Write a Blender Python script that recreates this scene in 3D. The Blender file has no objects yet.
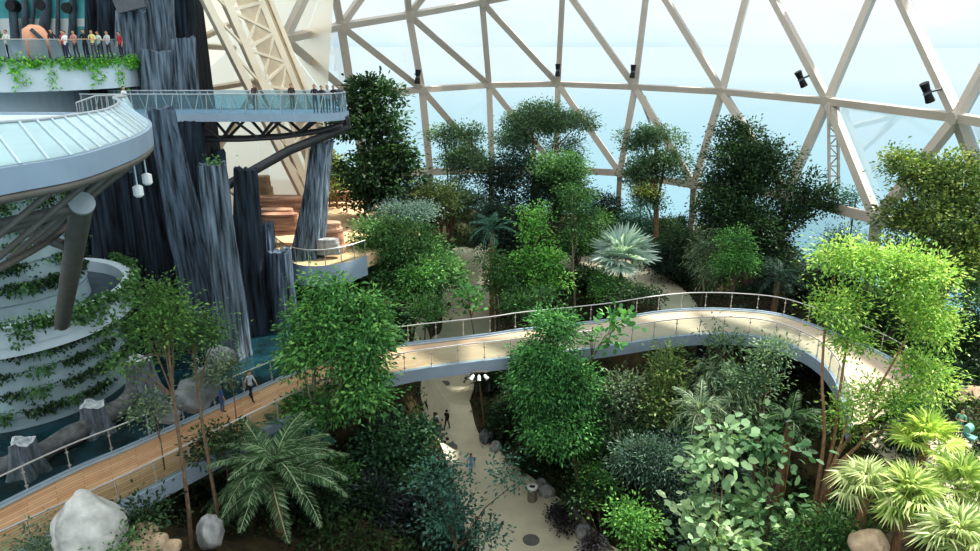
import bpy, bmesh, math, random
import numpy as np
from mathutils import Vector, Matrix, Euler, noise

random.seed(7); RNG = np.random.default_rng(7)
C = bpy.context.scene.collection
PI = math.pi
# ------------------------------------------------------------------ camera frame used to survey the place
F = 700.0; TH = math.atan(234.5/700.0); CZ = 28.0
ST, CT = math.sin(TH), math.cos(TH)
def up(px, py, d):
    h = (px-490.0)/F*d; v = (275.5-py)/F
    return Vector((h, d*(CT+v*ST), CZ+d*(-ST+v*CT)))
def onz(px, py, z):
    v = (275.5-py)/F
    d = (CZ-z)/(ST-v*CT)
    return up(px, py, d)
def ony(px, py, Y):
    v = (275.5-py)/F
    return up(px, py, Y/(CT+v*ST))
# ------------------------------------------------------------------ colours and materials
def lin(c):
    return tuple(((x/255.)/12.92 if x/255. <= .04045 else ((x/255.+.055)/1.055)**2.4) for x in c)
MATS = {}
def mat(name, rgb, rough=.6, metal=0., var=.25, scale=3., stretch=(1,1,1), bump=0., rgb2=None, spec=.4, detail=6, emit=0):
    if name in MATS: return MATS[name]
    m = bpy.data.materials.new(name); m.use_nodes = True
    n, l = m.node_tree.nodes, m.node_tree.links
    b = n['Principled BSDF']
    tc = n.new('ShaderNodeTexCoord'); mp = n.new('ShaderNodeMapping'); mp.inputs['Scale'].default_value = stretch
    nz = n.new('ShaderNodeTexNoise'); nz.inputs['Scale'].default_value = scale; nz.inputs['Detail'].default_value = detail
    rp = n.new('ShaderNodeValToRGB')
    c = lin(rgb); c2 = lin(rgb2) if rgb2 else tuple(min(1, x*(1+var)) for x in c)
    c1 = tuple(x*(1-var) for x in c)
    rp.color_ramp.elements[0].position = .32; rp.color_ramp.elements[1].position = .68
    rp.color_ramp.elements[0].color = (*c1, 1); rp.color_ramp.elements[1].color = (*c2, 1)
    l.new(tc.outputs['Object'], mp.inputs['Vector']); l.new(mp.outputs['Vector'], nz.inputs['Vector'])
    l.new(nz.outputs['Fac'], rp.inputs['Fac']); l.new(rp.outputs['Color'], b.inputs['Base Color'])
    b.inputs['Roughness'].default_value = rough; b.inputs['Metallic'].default_value = metal
    b.inputs['Specular IOR Level'].default_value = spec
    if bump:
        bp = n.new('ShaderNodeBump'); bp.inputs['Strength'].default_value = bump; bp.inputs['Distance'].default_value = .25
        l.new(nz.outputs['Fac'], bp.inputs['Height']); l.new(bp.outputs['Normal'], b.inputs['Normal'])
    if emit:
        b.inputs['Emission Color'].default_value = (*c, 1); b.inputs['Emission Strength'].default_value = emit
    MATS[name] = m; return m
def glass_mat(name, tint, gloss=.12, rough=.02, film=0., filmcol=(255,255,255)):
    m = bpy.data.materials.new(name); m.use_nodes = True
    n, l = m.node_tree.nodes, m.node_tree.links
    n.remove(n['Principled BSDF']); out = n['Material Output']
    tr = n.new('ShaderNodeBsdfTransparent'); gl = n.new('ShaderNodeBsdfGlossy'); mx = n.new('ShaderNodeMixShader')
    tc = n.new('ShaderNodeTexCoord'); nz = n.new('ShaderNodeTexNoise'); nz.inputs['Scale'].default_value = .15
    rp = n.new('ShaderNodeValToRGB'); t = lin(tint)
    rp.color_ramp.elements[0].color = (*[x*.94 for x in t], 1); rp.color_ramp.elements[1].color = (*t, 1)
    l.new(tc.outputs['Object'], nz.inputs['Vector']); l.new(nz.outputs['Fac'], rp.inputs['Fac']); l.new(rp.outputs['Color'], tr.inputs['Color'])
    gl.inputs['Roughness'].default_value = rough
    fr = n.new('ShaderNodeFresnel'); fr.inputs['IOR'].default_value = 1.3
    mth = n.new('ShaderNodeMath'); mth.operation = 'MULTIPLY'; mth.inputs[1].default_value = gloss*8; mth.use_clamp = True
    l.new(fr.outputs[0], mth.inputs[0]); l.new(mth.outputs[0], mx.inputs[0])
    l.new(tr.outputs[0], mx.inputs[1]); l.new(gl.outputs[0], mx.inputs[2])
    if film:
        df = n.new('ShaderNodeBsdfDiffuse'); df.inputs['Color'].default_value = (*lin(filmcol), 1)
        if name == 'dome glass frosted':
            n.remove(df); df = n.new('ShaderNodeBsdfTranslucent'); df.inputs['Color'].default_value = (*lin(filmcol), 1)
        m2 = n.new('ShaderNodeMixShader'); m2.inputs[0].default_value = film
        l.new(mx.outputs[0], m2.inputs[1]); l.new(df.outputs[0], m2.inputs[2]); l.new(m2.outputs[0], out.inputs[0])
    else: l.new(mx.outputs[0], out.inputs[0])
    MATS[name] = m; return m
def leaf_mat(name, rough, transl, gloss):
    m = bpy.data.materials.new(name); m.use_nodes = True
    n, l = m.node_tree.nodes, m.node_tree.links
    b = n['Principled BSDF']; out = n['Material Output']
    at = n.new('ShaderNodeAttribute'); at.attribute_name = 'Col'
    tc = n.new('ShaderNodeTexCoord'); nz = n.new('ShaderNodeTexNoise'); nz.inputs['Scale'].default_value = .9; nz.inputs['Detail'].default_value = 3
    hv = n.new('ShaderNodeHueSaturation'); hv.inputs['Saturation'].default_value = .88
    mr = n.new('ShaderNodeMapRange'); mr.inputs[1].default_value = .3; mr.inputs[2].default_value = .7; mr.inputs[3].default_value = .95; mr.inputs[4].default_value = 1.55
    l.new(tc.outputs['Object'], nz.inputs['Vector']); l.new(nz.outputs['Fac'], mr.inputs[0]); l.new(mr.outputs[0], hv.inputs['Value'])
    l.new(at.outputs['Color'], hv.inputs['Color'])
    l.new(hv.outputs['Color'], b.inputs['Base Color']); b.inputs['Roughness'].default_value = rough; b.inputs['Specular IOR Level'].default_value = gloss
    tr = n.new('ShaderNodeBsdfTranslucent'); mx = n.new('ShaderNodeMixShader'); mx.inputs[0].default_value = transl
    br = n.new('ShaderNodeMix'); br.data_type = 'RGBA'; br.blend_type = 'MULTIPLY'; br.inputs[0].default_value = 1.0
    br.inputs[7].default_value = (1.1, 1.15, .72, 1)
    l.new(hv.outputs['Color'], br.inputs[6]); l.new(br.outputs[2], tr.inputs['Color'])
    l.new(b.outputs[0], mx.inputs[1]); l.new(tr.outputs[0], mx.inputs[2]); l.new(mx.outputs[0], out.inputs[0])
    MATS[name] = m; return m
LEAF = leaf_mat('leaf', .5, .35, .35)
def wood_deck():
    m = bpy.data.materials.new('deck planks'); m.use_nodes = True
    n, l = m.node_tree.nodes, m.node_tree.links; b = n['Principled BSDF']
    uv = n.new('ShaderNodeUVMap'); uv.uv_map = 'UVMap'
    mp = n.new('ShaderNodeMapping'); mp.inputs['Scale'].default_value = (1.0, 1.0, 1)
    bk = n.new('ShaderNodeTexBrick'); bk.inputs['Scale'].default_value = 1; bk.inputs['Brick Width'].default_value = 2.2; bk.inputs['Row Height'].default_value = .15
    bk.inputs['Mortar Size'].default_value = .008; bk.inputs['Mortar'].default_value = (*lin((120,92,66)), 1); bk.inputs['Bias'].default_value = -.1
    bk.inputs['Color1'].default_value = (*lin((188,146,108)), 1); bk.inputs['Color2'].default_value = (*lin((208,176,142)), 1)
    nz = n.new('ShaderNodeTexNoise'); nz.inputs['Scale'].default_value = 2.5
    mx = n.new('ShaderNodeMix'); mx.data_type = 'RGBA'; mx.blend_type = 'MULTIPLY'; mx.inputs[0].default_value = .5
    rp = n.new('ShaderNodeValToRGB'); rp.color_ramp.elements[0].color = (.6,.55,.5,1); rp.color_ramp.elements[1].color = (1.15,1.1,1.05,1)
    # boards tinted paler towards the garden end to stand for sunlight
    sp = n.new('ShaderNodeSeparateXYZ'); mr = n.new('ShaderNodeMapRange'); mr.inputs[1].default_value = 16; mr.inputs[2].default_value = 34
    m2 = n.new('ShaderNodeMix'); m2.data_type = 'RGBA'; m2.inputs[7].default_value = (*lin((190,178,160)), 1)
    ml = n.new('ShaderNodeMath'); ml.operation = 'MULTIPLY'; ml.inputs[1].default_value = .8
    l.new(uv.outputs[0], mp.inputs[0]); l.new(mp.outputs[0], bk.inputs[0]); l.new(mp.outputs[0], nz.inputs[0])
    l.new(nz.outputs['Fac'], rp.inputs[0]); l.new(bk.outputs[0], mx.inputs[6]); l.new(rp.outputs[0], mx.inputs[7])
    l.new(uv.outputs[0], sp.inputs[0]); l.new(sp.outputs[0], mr.inputs[0]); l.new(mr.outputs[0], ml.inputs[0]); l.new(ml.outputs[0], m2.inputs[0])
    l.new(mx.outputs[2], m2.inputs[6]); l.new(m2.outputs[2], b.inputs['Base Color']); b.inputs['Roughness'].default_value = .6
    MATS['deck'] = m; return m
def water_mat():
    m = mat('pool water', (30,52,54), rough=.1, var=.35, scale=.7, spec=.4, rgb2=(34,72,84))
    n, l = m.node_tree.nodes, m.node_tree.links
    w = n.new('ShaderNodeTexNoise'); w.inputs['Scale'].default_value = 2.2; bp = n.new('ShaderNodeBump'); bp.inputs['Strength'].default_value = .12
    l.new(n['Texture Coordinate'].outputs['Object'], w.inputs[0]); l.new(w.outputs['Fac'], bp.inputs['Height']); l.new(bp.outputs['Normal'], n['Principled BSDF'].inputs['Normal'])
    return m
wood_deck(); water_mat()
mat('bark grey', (118,100,82), .9, var=.35, scale=4, stretch=(3,3,.6), bump=.5)
mat('bark brown', (142,112,84), .9, var=.35, scale=4, stretch=(3,3,.6), bump=.5)
mat('bark pale', (150,140,120), .85, var=.3, scale=4, stretch=(3,3,.6), bump=.4)
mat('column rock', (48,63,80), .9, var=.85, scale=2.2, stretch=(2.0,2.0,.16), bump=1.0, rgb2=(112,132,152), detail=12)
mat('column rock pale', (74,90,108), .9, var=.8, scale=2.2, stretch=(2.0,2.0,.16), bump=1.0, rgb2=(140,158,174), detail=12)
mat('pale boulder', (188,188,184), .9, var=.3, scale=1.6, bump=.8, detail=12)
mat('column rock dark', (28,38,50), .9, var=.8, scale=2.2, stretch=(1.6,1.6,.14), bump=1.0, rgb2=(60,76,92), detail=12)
mat('core rock', (20,26,36), .95, var=.5, scale=1.0, stretch=(2,2,.25), bump=1.)
mat('boulder', (158,160,160), .9, var=.35, scale=1.6, bump=.8, detail=12, stretch=(1.5,1.5,.7))
mat('brown rock', (176,156,132), .9, var=.35, scale=1.6, bump=.7, detail=10)
mat('red rock', (172,126,104), .9, var=.4, scale=1.0, stretch=(.4,.4,5), bump=.8, detail=8, rgb2=(214,176,150))
mat('grey boulder', (124,128,130), .9, var=.4, scale=1.6, bump=.8, detail=12)
mat('driftwood', (100,102,104), .9, var=.45, scale=2.2, stretch=(1,1,1), bump=.8, detail=8)
mat('stump', (112,120,128), .9, var=.5, scale=2.2, stretch=(3,3,.5), bump=.9, detail=8)
mat('stump top', (176,184,188), .9, var=.25, scale=5, bump=.3)
mat('soil', (58,48,34), .95, var=.5, scale=1.2, bump=.6, rgb2=(84,74,46))
mat('lawn', (60,92,34), .95, var=.35, scale=3, bump=.4)
mat('sand', (214,184,150), .95, var=.15, scale=1, bump=.2)
mat('path', (208,200,178), .9, var=.10, scale=.6, bump=.1)
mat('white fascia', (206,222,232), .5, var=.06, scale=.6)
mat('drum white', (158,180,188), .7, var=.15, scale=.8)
mat('terrace floor', (70,84,96), .5, var=.2, scale=1)
mat('steel', (172,180,186), .45, .3, var=.08, scale=2)
mat('grey steel', (112,108,102), .5, .2, var=.12, scale=2)
mat('dark steel', (70,72,76), .5, .3, var=.15, scale=2)
mat('fascia grey', (150,168,186), .5, var=.06, scale=1)
mat('bridge fascia', (150,164,180), .5, var=.06, scale=1)
mat('bridge under', (52,56,60), .7, var=.1, scale=1)
mat('rail steel', (190,192,192), .35, .6, var=.05, scale=3)
mat('dome beam', (190,180,168), .5, var=.06, scale=.3)
mat('truss cream', (240,228,208), .6, var=.08, scale=.4)
mat('truss panel', (206,190,166), .8, var=.12, scale=.5)
mat('black', (24,24,26), .5, var=.2, scale=4)
mat('lamp grey', (96,100,106), .4, .2, var=.1, scale=4)
mat('lamp white', (238,240,240), .4, var=.03, scale=4)
mat('manhole', (112,112,108), .8, var=.2, scale=8, bump=.3)
mat('bin metal', (136,132,122), .5, .4, var=.2, scale=5)
mat('teal mural', (88,172,176), .6, var=.3, scale=.8)
mat('mural trunk', (76,90,100), .9, var=.4, scale=1.4, stretch=(2,2,.4), bump=.6)
mat('white wall', (212,222,224), .7, var=.06, scale=.7)
mat('kraft', (150,116,84), .8, var=.1, scale=2)
glass_mat('dome glass', (250,253,255), .03)
glass_mat('dome glass frosted', (255,252,246), .03, film=.85, filmcol=(255,242,222))
glass_mat('rail glass', (214,228,226), .10)
glass_mat('rail glass blue', (186,216,228), .16, film=.12, filmcol=(200,226,232))
glass_mat('terrace glass', (176,190,196), .14, film=.6, filmcol=(150,168,178))
glass_mat('balcony glass', (204,226,226), .22, film=.22, filmcol=(222,236,234))

# ------------------------------------------------------------------ object helpers
def finish(o, parent=None, label=None, cat=None, group=None, kind=None):
    if o.name not in C.objects: C.objects.link(o)
    if parent: o.parent = parent
    if label: o['label'] = label
    if cat: o['category'] = cat
    if group: o['group'] = group
    if kind: o['kind'] = kind
    return o
def empty(name, loc, label, cat, group=None, rz=0):
    o = bpy.data.objects.new(name, None); o.empty_display_size = .3
    o.location = loc; o.rotation_euler = (0, 0, rz)
    return finish(o, None, label, cat, group)
def root_loc(p):
    v = Vector((0, 0, 0))
    while p is not None:
        v += p.location; p = p.parent
    return v
class MB:
    def __init__(s): s.v = []; s.f = []; s.m = []; s.uv = None; s.sm = []
    def add(s, vs, fs, mi=0, smooth=False):
        o = len(s.v); s.v += [tuple(x) for x in vs]
        for f in fs: s.f.append([i+o for i in f]); s.m.append(mi); s.sm.append(smooth)
    def box(s, c, size, R=None, mi=0, bev=0):
        a = [Vector((x*size[0]/2, y*size[1]/2, z*size[2]/2)) for x in (-1,1) for y in (-1,1) for z in (-1,1)]
        if R is not None: a = [R @ p for p in a]
        c = Vector(c)
        s.add([p+c for p in a], [(0,1,3,2),(4,6,7,5),(0,4,5,1),(2,3,7,6),(0,2,6,4),(1,5,7,3)], mi)
        return s
    def beam(s, a, b, w, h, mi=0, upv=Vector((0,0,1))):
        a, b = Vector(a), Vector(b); d = (b-a); L = d.length
        if L < 1e-6: return s
        d /= L; sx = d.cross(upv)
        if sx.length < 1e-4: sx = d.cross(Vector((0,1,0)))
        sx.normalize(); sz = sx.cross(d)
        R = Matrix((sx, d, sz)).transposed()
        return s.box((a+b)/2, (w, L, h), R, mi)
    def tube(s, pts, rad, n=8, cap=True, mi=0, smooth=True):
        pts = [Vector(p) for p in pts]; N = len(pts)
        if not hasattr(rad, '__len__'): rad = [rad]*N
        vs = []; prev = None
        for i, p in enumerate(pts):
            t = (pts[min(i+1,N-1)]-pts[max(i-1,0)])
            t = t.normalized() if t.length > 1e-9 else Vector((0,0,1))
            if prev is None:
                a = t.cross(Vector((0,0,1)))
                if a.length < 1e-3: a = t.cross(Vector((1,0,0)))
                a.normalize()
            else:
                a = prev - t*prev.dot(t)
                a = a.normalized() if a.length > 1e-6 else prev
            prev = a; b = t.cross(a)
            for k in range(n):
                an = 2*PI*k/n
                vs.append(p + (a*math.cos(an)+b*math.sin(an))*rad[i])
        fs = [(i*n+k, i*n+(k+1)%n, (i+1)*n+(k+1)%n, (i+1)*n+k) for i in range(N-1) for k in range(n)]
        s.add(vs, fs, mi, smooth)
        if cap:
            s.add(vs[:n], [list(range(n))[::-1]], mi); s.add(vs[-n:], [list(range(n))], mi)
        return s
    def prism(s, poly, z0, z1, mi=0, side=None):
        n = len(poly); side = mi if side is None else side
        s.add([(p[0],p[1],z1) for p in poly], [list(range(n))], mi)
        s.add([(p[0],p[1],z0) for p in poly], [list(range(n))[::-1]], side)
        vs = [(p[0],p[1],z0) for p in poly]+[(p[0],p[1],z1) for p in poly]
        s.add(vs, [(i,(i+1)%n,n+(i+1)%n,n+i) for i in range(n)], side)
        return s
    def arcwall(s, c, r0, r1, z0, z1, a0, a1, n=40, mi=0, r0t=None, r1t=None):
        r0t = r0 if r0t is None else r0t; r1t = r1 if r1t is None else r1t
        vs = []
        for i in range(n+1):
            a = a0+(a1-a0)*i/n; co, si = math.cos(a), math.sin(a)
            for r, z in ((r0,z0),(r1,z0),(r1t,z1),(r0t,z1)): vs.append((c[0]+r*co, c[1]+r*si, z))
        fs = []
        for i in range(n):
            for k in range(4): fs.append((i*4+k, (i+1)*4+k, (i+1)*4+(k+1)%4, i*4+(k+1)%4))
        fs += [(0,1,2,3), (n*4+3,n*4+2,n*4+1,n*4)]
        s.add(vs, fs, mi); return s
    def rock(s, c, size, seed, mi=0, sub=3, rough=.35, flat=True):
        bm = bmesh.new(); bmesh.ops.create_icosphere(bm, subdivisions=sub, radius=1)
        off = Vector((seed*3.17, seed*1.3, seed*.7))
        for v in bm.verts:
            p = v.co.copy()
            k = 1 + rough*noise.noise(p*1.1+off) + rough*.55*noise.noise(p*2.6+off) + rough*.25*noise.noise(p*6+off)
            # planar faceting
            for j in range(5):
                dr = Vector((math.sin(seed+j*2.4), math.cos(seed*1.7+j*1.9), math.sin(seed*.6+j*1.1))).normalized()
                dd = p.dot(dr)*k
                if dd > .72: k *= 1-.55*(dd-.72)
            p *= k; v.co = Vector((p.x*size[0]+c[0], p.y*size[1]+c[1], p.z*size[2]+c[2]))
        bm.verts.ensure_lookup_table()
        s.add([v.co for v in bm.verts], [[v.index for v in f.verts] for f in bm.faces], mi, True); bm.free(); return s
    def build(s, name, mats, parent=None, label=None, cat=None, group=None, kind=None, at=None):
        if not isinstance(mats, (list, tuple)): mats = [mats]
        off = root_loc(parent) if parent else Vector(at) if at is not None else Vector((0,0,0))
        me = bpy.data.meshes.new(name)
        me.from_pydata([(x-off.x, y-off.y, z-off.z) for x, y, z in s.v], [], s.f)
        for m in mats: me.materials.append(MATS[m] if isinstance(m, str) else m)
        me.polygons.foreach_set('material_index', s.m); me.polygons.foreach_set('use_smooth', s.sm)
        if s.uv:
            ul = me.uv_layers.new(name='UVMap')
            for p in me.polygons:
                for li in p.loop_indices: ul.data[li].uv = s.uv[me.loops[li].vertex_index]
        me.update(); o = bpy.data.objects.new(name, me)
        if at is not None and not parent: o.location = at
        return finish(o, parent, label, cat, group, kind)
def copy_tree(o, loc=None, rz=None, label=None, group=None, scale=None, parent=None):
    c = o.copy(); C.objects.link(c)
    if parent is not None: c.parent = parent
    if loc is not None: c.location = loc
    if rz is not None: c.rotation_euler = (0, 0, rz)
    if scale is not None: c.scale = scale if hasattr(scale, '__len__') else (scale,)*3
    if label: c['label'] = label
    if group: c['group'] = group
    for ch in list(o.children): copy_tree(ch, parent=c)
    return c
# ------------------------------------------------------------------ terrain
CTRL = []
for px, py, z in [(540,551,0),(500,500,0),(465,440,0),(447,400,0),(450,384,0),(465,384,0),(455,360,.6),(455,335,1.5),(470,335,1.6),(462,290,3.3),(485,300,3),(485,245,5.2),(580,530,.1),(475,545,0),
    (530,470,.5),(640,520,1),(560,430,.8),(700,480,1.8),(640,430,1.5),(760,430,3.5),(800,440,4),(510,395,.6),(600,395,1.2),
    (400,480,1),(360,500,3),(300,520,5.5),(230,520,6.8),(160,545,8.3),(100,551,8.5),(20,551,8.5),(300,440,7),(370,430,4),
    (540,300,5),(600,290,5.5),(670,290,6),(740,300,6),(640,250,7),(560,258,6.5),(760,270,7),(850,300,8),(560,340,3.5),(660,340,5),(750,345,6),
    (395,315,8),(405,300,7.5),(420,260,8),(380,240,10),(440,250,7),(420,215,9),
    (980,420,9.2),(950,450,9.2),(900,490,8.4),(820,520,6.5),(980,551,9.4),(900,430,9.3),(870,430,9),(860,395,8),(930,400,9.3),(980,330,9.5),(930,360,9.2),(790,500,5),(760,540,4),(850,560,7.5)]:
    p = onz(px, py, z); CTRL.append((p.x, p.y, z))
CTRL += [(0,105,5),(30,95,5),(42,65,8),(48,42,10),(-10,92,7),(-22,78,13.2),(-34,70,13),(0,22,2),(14,20,5),(24,22,9),(-12,20,9.3),(-24,24,9),(-5,24,5),(-10,56,9.5),(-9.6,50,9.5),(-9.2,46,9.5),(-9.5,42,9.2),(-8.5,38,8),
         (-40,30,8.5),(-14,62,13),(60,60,10),(60,20,10),(-60,60,9),(-60,20,9),(0,125,4),(60,110,6),(-60,110,10)]
CA = np.array(CTRL)
# pool outline (water behind the bridge)
POOL_Z = 9.3
POOL = [onz(-330,640,POOL_Z), onz(-60,536,POOL_Z), onz(65,473,POOL_Z), onz(130,444,POOL_Z), onz(175,424,POOL_Z), onz(215,404,POOL_Z), onz(262,384,POOL_Z), onz(305,366,POOL_Z), (-10.4,44,POOL_Z), (-10.8,52,POOL_Z), (-12,58,POOL_Z), (-40,58,POOL_Z), (-46,40,POOL_Z)]
PP = np.array([(p[0],p[1]) for p in POOL])
def inpoly(X, Y, P):
    ins = np.zeros(X.shape, bool); n = len(P); j = n-1
    for i in range(n):
        xi, yi = P[i]; xj, yj = P[j]
        c = ((yi > Y) != (yj > Y)) & (X < (xj-xi)*(Y-yi)/(yj-yi+1e-12)+xi)
        ins ^= c; j = i
    return ins
def HV(X, Y):
    X = np.atleast_1d(np.asarray(X, float)); Y = np.atleast_1d(np.asarray(Y, float))
    d2 = (X[:,None]-CA[None,:,0])**2+(Y[:,None]-CA[None,:,1])**2
    w = 1/(d2+1.2)**2.2
    z = (w*CA[None,:,2]).sum(1)/w.sum(1)
    ins = inpoly(X, Y, PP)
    return np.where(ins, np.minimum(z, 8.2), z)
def H(x, y): return float(HV([x],[y])[0])
nx, ny = 141, 126
gx = np.linspace(-62, 62, nx); gy = np.linspace(8, 128, ny)
GX, GY = np.meshgrid(gx, gy)
GZ = HV(GX.ravel(), GY.ravel()) + .06*np.sin(GX.ravel()*1.3)*np.cos(GY.ravel()*1.1)
me = bpy.data.meshes.new('ground')
me.from_pydata(np.stack([GX.ravel(), GY.ravel(), GZ], 1).tolist(), [], [(j*nx+i, j*nx+i+1, (j+1)*nx+i+1, (j+1)*nx+i) for j in range(ny-1) for i in range(nx-1)])
FOOT = np.array([(-62,8),(46,8),(40,30),(34,42),(33.5,56),(30.5,70),(26,82),(18,90),(9,95),(0,93),(-8,86),(-15,78),(-62,78)], float)
bm = bmesh.new(); bm.from_mesh(me)
fc = np.array([f.calc_center_median()[:2] for f in bm.faces]); ok_ = inpoly(fc[:,0], fc[:,1], FOOT); bm.faces.ensure_lookup_table()
bmesh.ops.delete(bm, geom=[f for f, k in zip(bm.faces, ok_) if not k], context='FACES'); bm.to_mesh(me); bm.free()
me.materials.append(MATS['soil']); me.polygons.foreach_set('use_smooth', [True]*len(me.polygons))
finish(bpy.data.objects.new('ground', me), label='dark planted soil of the hilly indoor garden', cat='ground', kind='structure')

def ribbon(name, rows, m, lift, kind, label, cat, sub=6):
    # rows: pairs of (left xyz, right xyz)
    L = [Vector(a) for a, b in rows]; R = [Vector(b) for a, b in rows]
    def rs(P):
        out = []
        for i in range(len(P)-1):
            p0, p1, p2, p3 = P[max(i-1,0)], P[i], P[i+1], P[min(i+2,len(P)-1)]
            for k in range(sub):
                t = k/sub
                out.append(.5*((2*p1)+(p2-p0)*t+(2*p0-5*p1+4*p2-p3)*t*t+(3*p1-p0-3*p2+p3)*t**3))
        out.append(P[-1]); return out
    L, R = rs(L), rs(R); n = len(L); w = 9
    vs = []
    for i in range(n):
        for k in range(w): 
            p = L[i].lerp(R[i], k/(w-1)); vs.append(p)
    z = HV([v.x for v in vs], [v.y for v in vs])
    vs = [(v.x, v.y, zz+lift) for v, zz in zip(vs, z)]
    b = MB(); b.add(vs, [(i*w+k, i*w+k+1, (i+1)*w+k+1, (i+1)*w+k) for i in range(n-1) for k in range(w-1)], 0, True)
    # skirt
    for k in (0, w-1):
        e = [vs[i*w+k] for i in range(n)]; b.add(e+[(x,y,q-.6) for x,y,q in e], [(i,i+1,n+i+1,n+i) for i in range(n-1)])
    return b.build(name, m, label=label, cat=cat, kind=kind)
rows = []
for y, l, r, z in [(600,470,660,0),(551,470,606,0),(525,462,588,0),(500,455,553,0),(480,446,524,0),(465,438,505,0),(448,428,490,0),(432,420,477,0),(409,413,470,0),(394,416,473,0),(383,421,478,.1),(370,425,481,.3),(350,432,489,.8),(335,441,496,1.5),(310,444,500,2.6),(290,446,500,3.3),(270,455,495,4.3),(252,472,497,5.1),(243,482,497,5.4)]:
    rows.append((onz(l,y,z), onz(r,y,z)))
PATH1 = rows
ribbon('garden_path', rows, 'path', .16, 'structure', 'pale sandy paved garden path winding under the bridge', 'path')
rows = [(onz(a,b,z), onz(c,d,z)) for a,b,c,d,z in [(548,262,556,253,6.5),(580,270,590,258,6.5),(615,277,630,265,6.4),(640,283,662,274,6.3),(655,296,688,294,6.1),(664,312,702,314,6),(668,335,708,335,5.6)]]
PATH2 = rows
ribbon('side_path', rows, 'path', .18, 'structure', 'short sandy side path curving behind the bridge', 'path')
rows = [(onz(a,b,z), onz(c,d,z)) for a,b,c,d,z in [(845,415,932,385,9.6),(880,440,955,420,9.5),(915,470,990,450,9.4),(940,510,1040,490,9.3)]]
ribbon('landing_plaza', rows, 'path', .2, 'structure', 'pale paving where the bridge lands beside the fan palms', 'paving')
rows = [(onz(a,b,z), onz(c,d,z)) for a,b,c,d,z in [(420,272,438,262,8),(432,262,470,250,7),(450,250,482,243,6)]]
ribbon('back_lawn', rows, 'lawn', .14, 'structure', 'strip of lawn beside the path beyond the bridge', 'lawn')
rows = [(onz(a,b,z), onz(c,d,z)) for a,b,c,d,z in [(720,470,800,490,3.5),(730,440,830,450,4),(745,415,830,420,4.6)]]
ribbon('shaded_lawn', rows, 'lawn', .14, 'structure', 'shaded green lawn beneath the curve of the bridge', 'lawn')
b = MB(); b.add(POOL, [list(range(len(POOL)))]); b.build('pool_water', 'pool water', label='still dark teal pool around the tower foot', cat='pool', kind='structure')
# sea outside
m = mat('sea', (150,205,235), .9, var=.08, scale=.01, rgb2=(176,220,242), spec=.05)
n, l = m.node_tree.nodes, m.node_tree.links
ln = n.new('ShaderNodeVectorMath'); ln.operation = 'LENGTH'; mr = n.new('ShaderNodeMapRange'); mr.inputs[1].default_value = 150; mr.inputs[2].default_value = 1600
lr = n.new('ShaderNodeValToRGB'); lr.color_ramp.elements[0].color = (.10,.25,.33,1); lr.color_ramp.elements[1].color = (.31,.36,.385,1)  # haze painted into the colour: sea whitens with distance
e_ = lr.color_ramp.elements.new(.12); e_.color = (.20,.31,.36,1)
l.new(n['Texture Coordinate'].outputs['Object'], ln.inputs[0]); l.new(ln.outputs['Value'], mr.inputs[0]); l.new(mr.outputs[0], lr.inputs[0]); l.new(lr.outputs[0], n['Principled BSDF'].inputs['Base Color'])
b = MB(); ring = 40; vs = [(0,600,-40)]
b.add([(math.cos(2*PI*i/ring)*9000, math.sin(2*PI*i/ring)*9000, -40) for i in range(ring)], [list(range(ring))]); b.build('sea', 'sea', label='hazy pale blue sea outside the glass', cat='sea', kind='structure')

# ------------------------------------------------------------------ dome
M = [onz(x, y, 22.8) for x, y in [(352,96),(422,89.5),(489,85),(558,84),(635,87),(722,91.5),(828,101),(957,117.5),(1110,142)]]
U = [up(285,39,60), up(341,26,68), up(409,15,75), up(482,2,81), up(563,-14,83), up(649,-28,80), up(755,-36,73), up(885,-34,61), up(1035,-24,48), up(1240,-10,36)]
V = [up(225,-33,54), up(326,-48,62), up(402,-60,68), up(478,-74,72), up(568,-90,74), up(664,-100,70)]
Lr = [up(365,176,78), up(430,172,82), up(492,170,88), up(556,169,90), up(620,173,86), up(694,185,80), up(786,195,68), up(876,219,56), up(1004,245,53)]
M[0] = up(352,96,73)
def gnd(p, out=0): 
    q = Vector((p.x, p.y, 0)); c = Vector((5, 50, 0)); q = c+(q-c)*(1+out); return Vector((q.x, q.y, H(q.x, q.y)-.5))
Bn = [gnd(p, .02) for p in Lr]
tn = [0]; wn = [0]
cen = Vector((3, 48, 18))
def strut(a, b, w=.62, m='dome beam'):
    tn[0] += 1
    mb = MB(); d = (b-a); out = ((a+b)/2-cen).normalized()
    d.normalize(); sx = d.cross(out).normalized(); sz = sx.cross(d)
    R = Matrix((sx, d, sz)).transposed()
    L = (b-a).length
    mb.box((a+b)/2, (w, L, w*.9), R)                                     # inner tubular box
    mb.box((a+b)/2+sz*w*.62, (w*.42, L, w*.5), R, 1)                      # outer glazing rail
    mb.build('trim_%d' % tn[0], [m, 'steel'], label='cream steel beam of the glass dome', cat='beam', kind='structure')
def pane(a, b, c, m='dome glass'):
    wn[0] += 1
    out = ((a+b+c)/3-cen).normalized()*.55
    mb = MB(); mb.add([a+out, b+out, c+out], [(0,1,2)]); mb.build('window_%d' % wn[0], m, label='triangular glass pane of the dome', cat='window pane', kind='structure')
for i in range(len(M)):
    if i+1 < len(M): strut(M[i], M[i+1])
    if i+1 < len(U): strut(M[i], U[i+1], .66)
    strut(M[i], U[i], .66)
    pane(M[i], U[i], U[i+1])
    if i+1 < len(M): pane(M[i], M[i+1], U[i+1])
    if i < len(Lr):
        strut(M[i], Lr[i], .7)
        if i+1 < len(Lr):
            strut(M[i], Lr[i+1], .7) if i > 0 else None
            pane(M[i], Lr[i], Lr[i+1]); pane(M[i], M[i+1], Lr[i+1])
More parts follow.
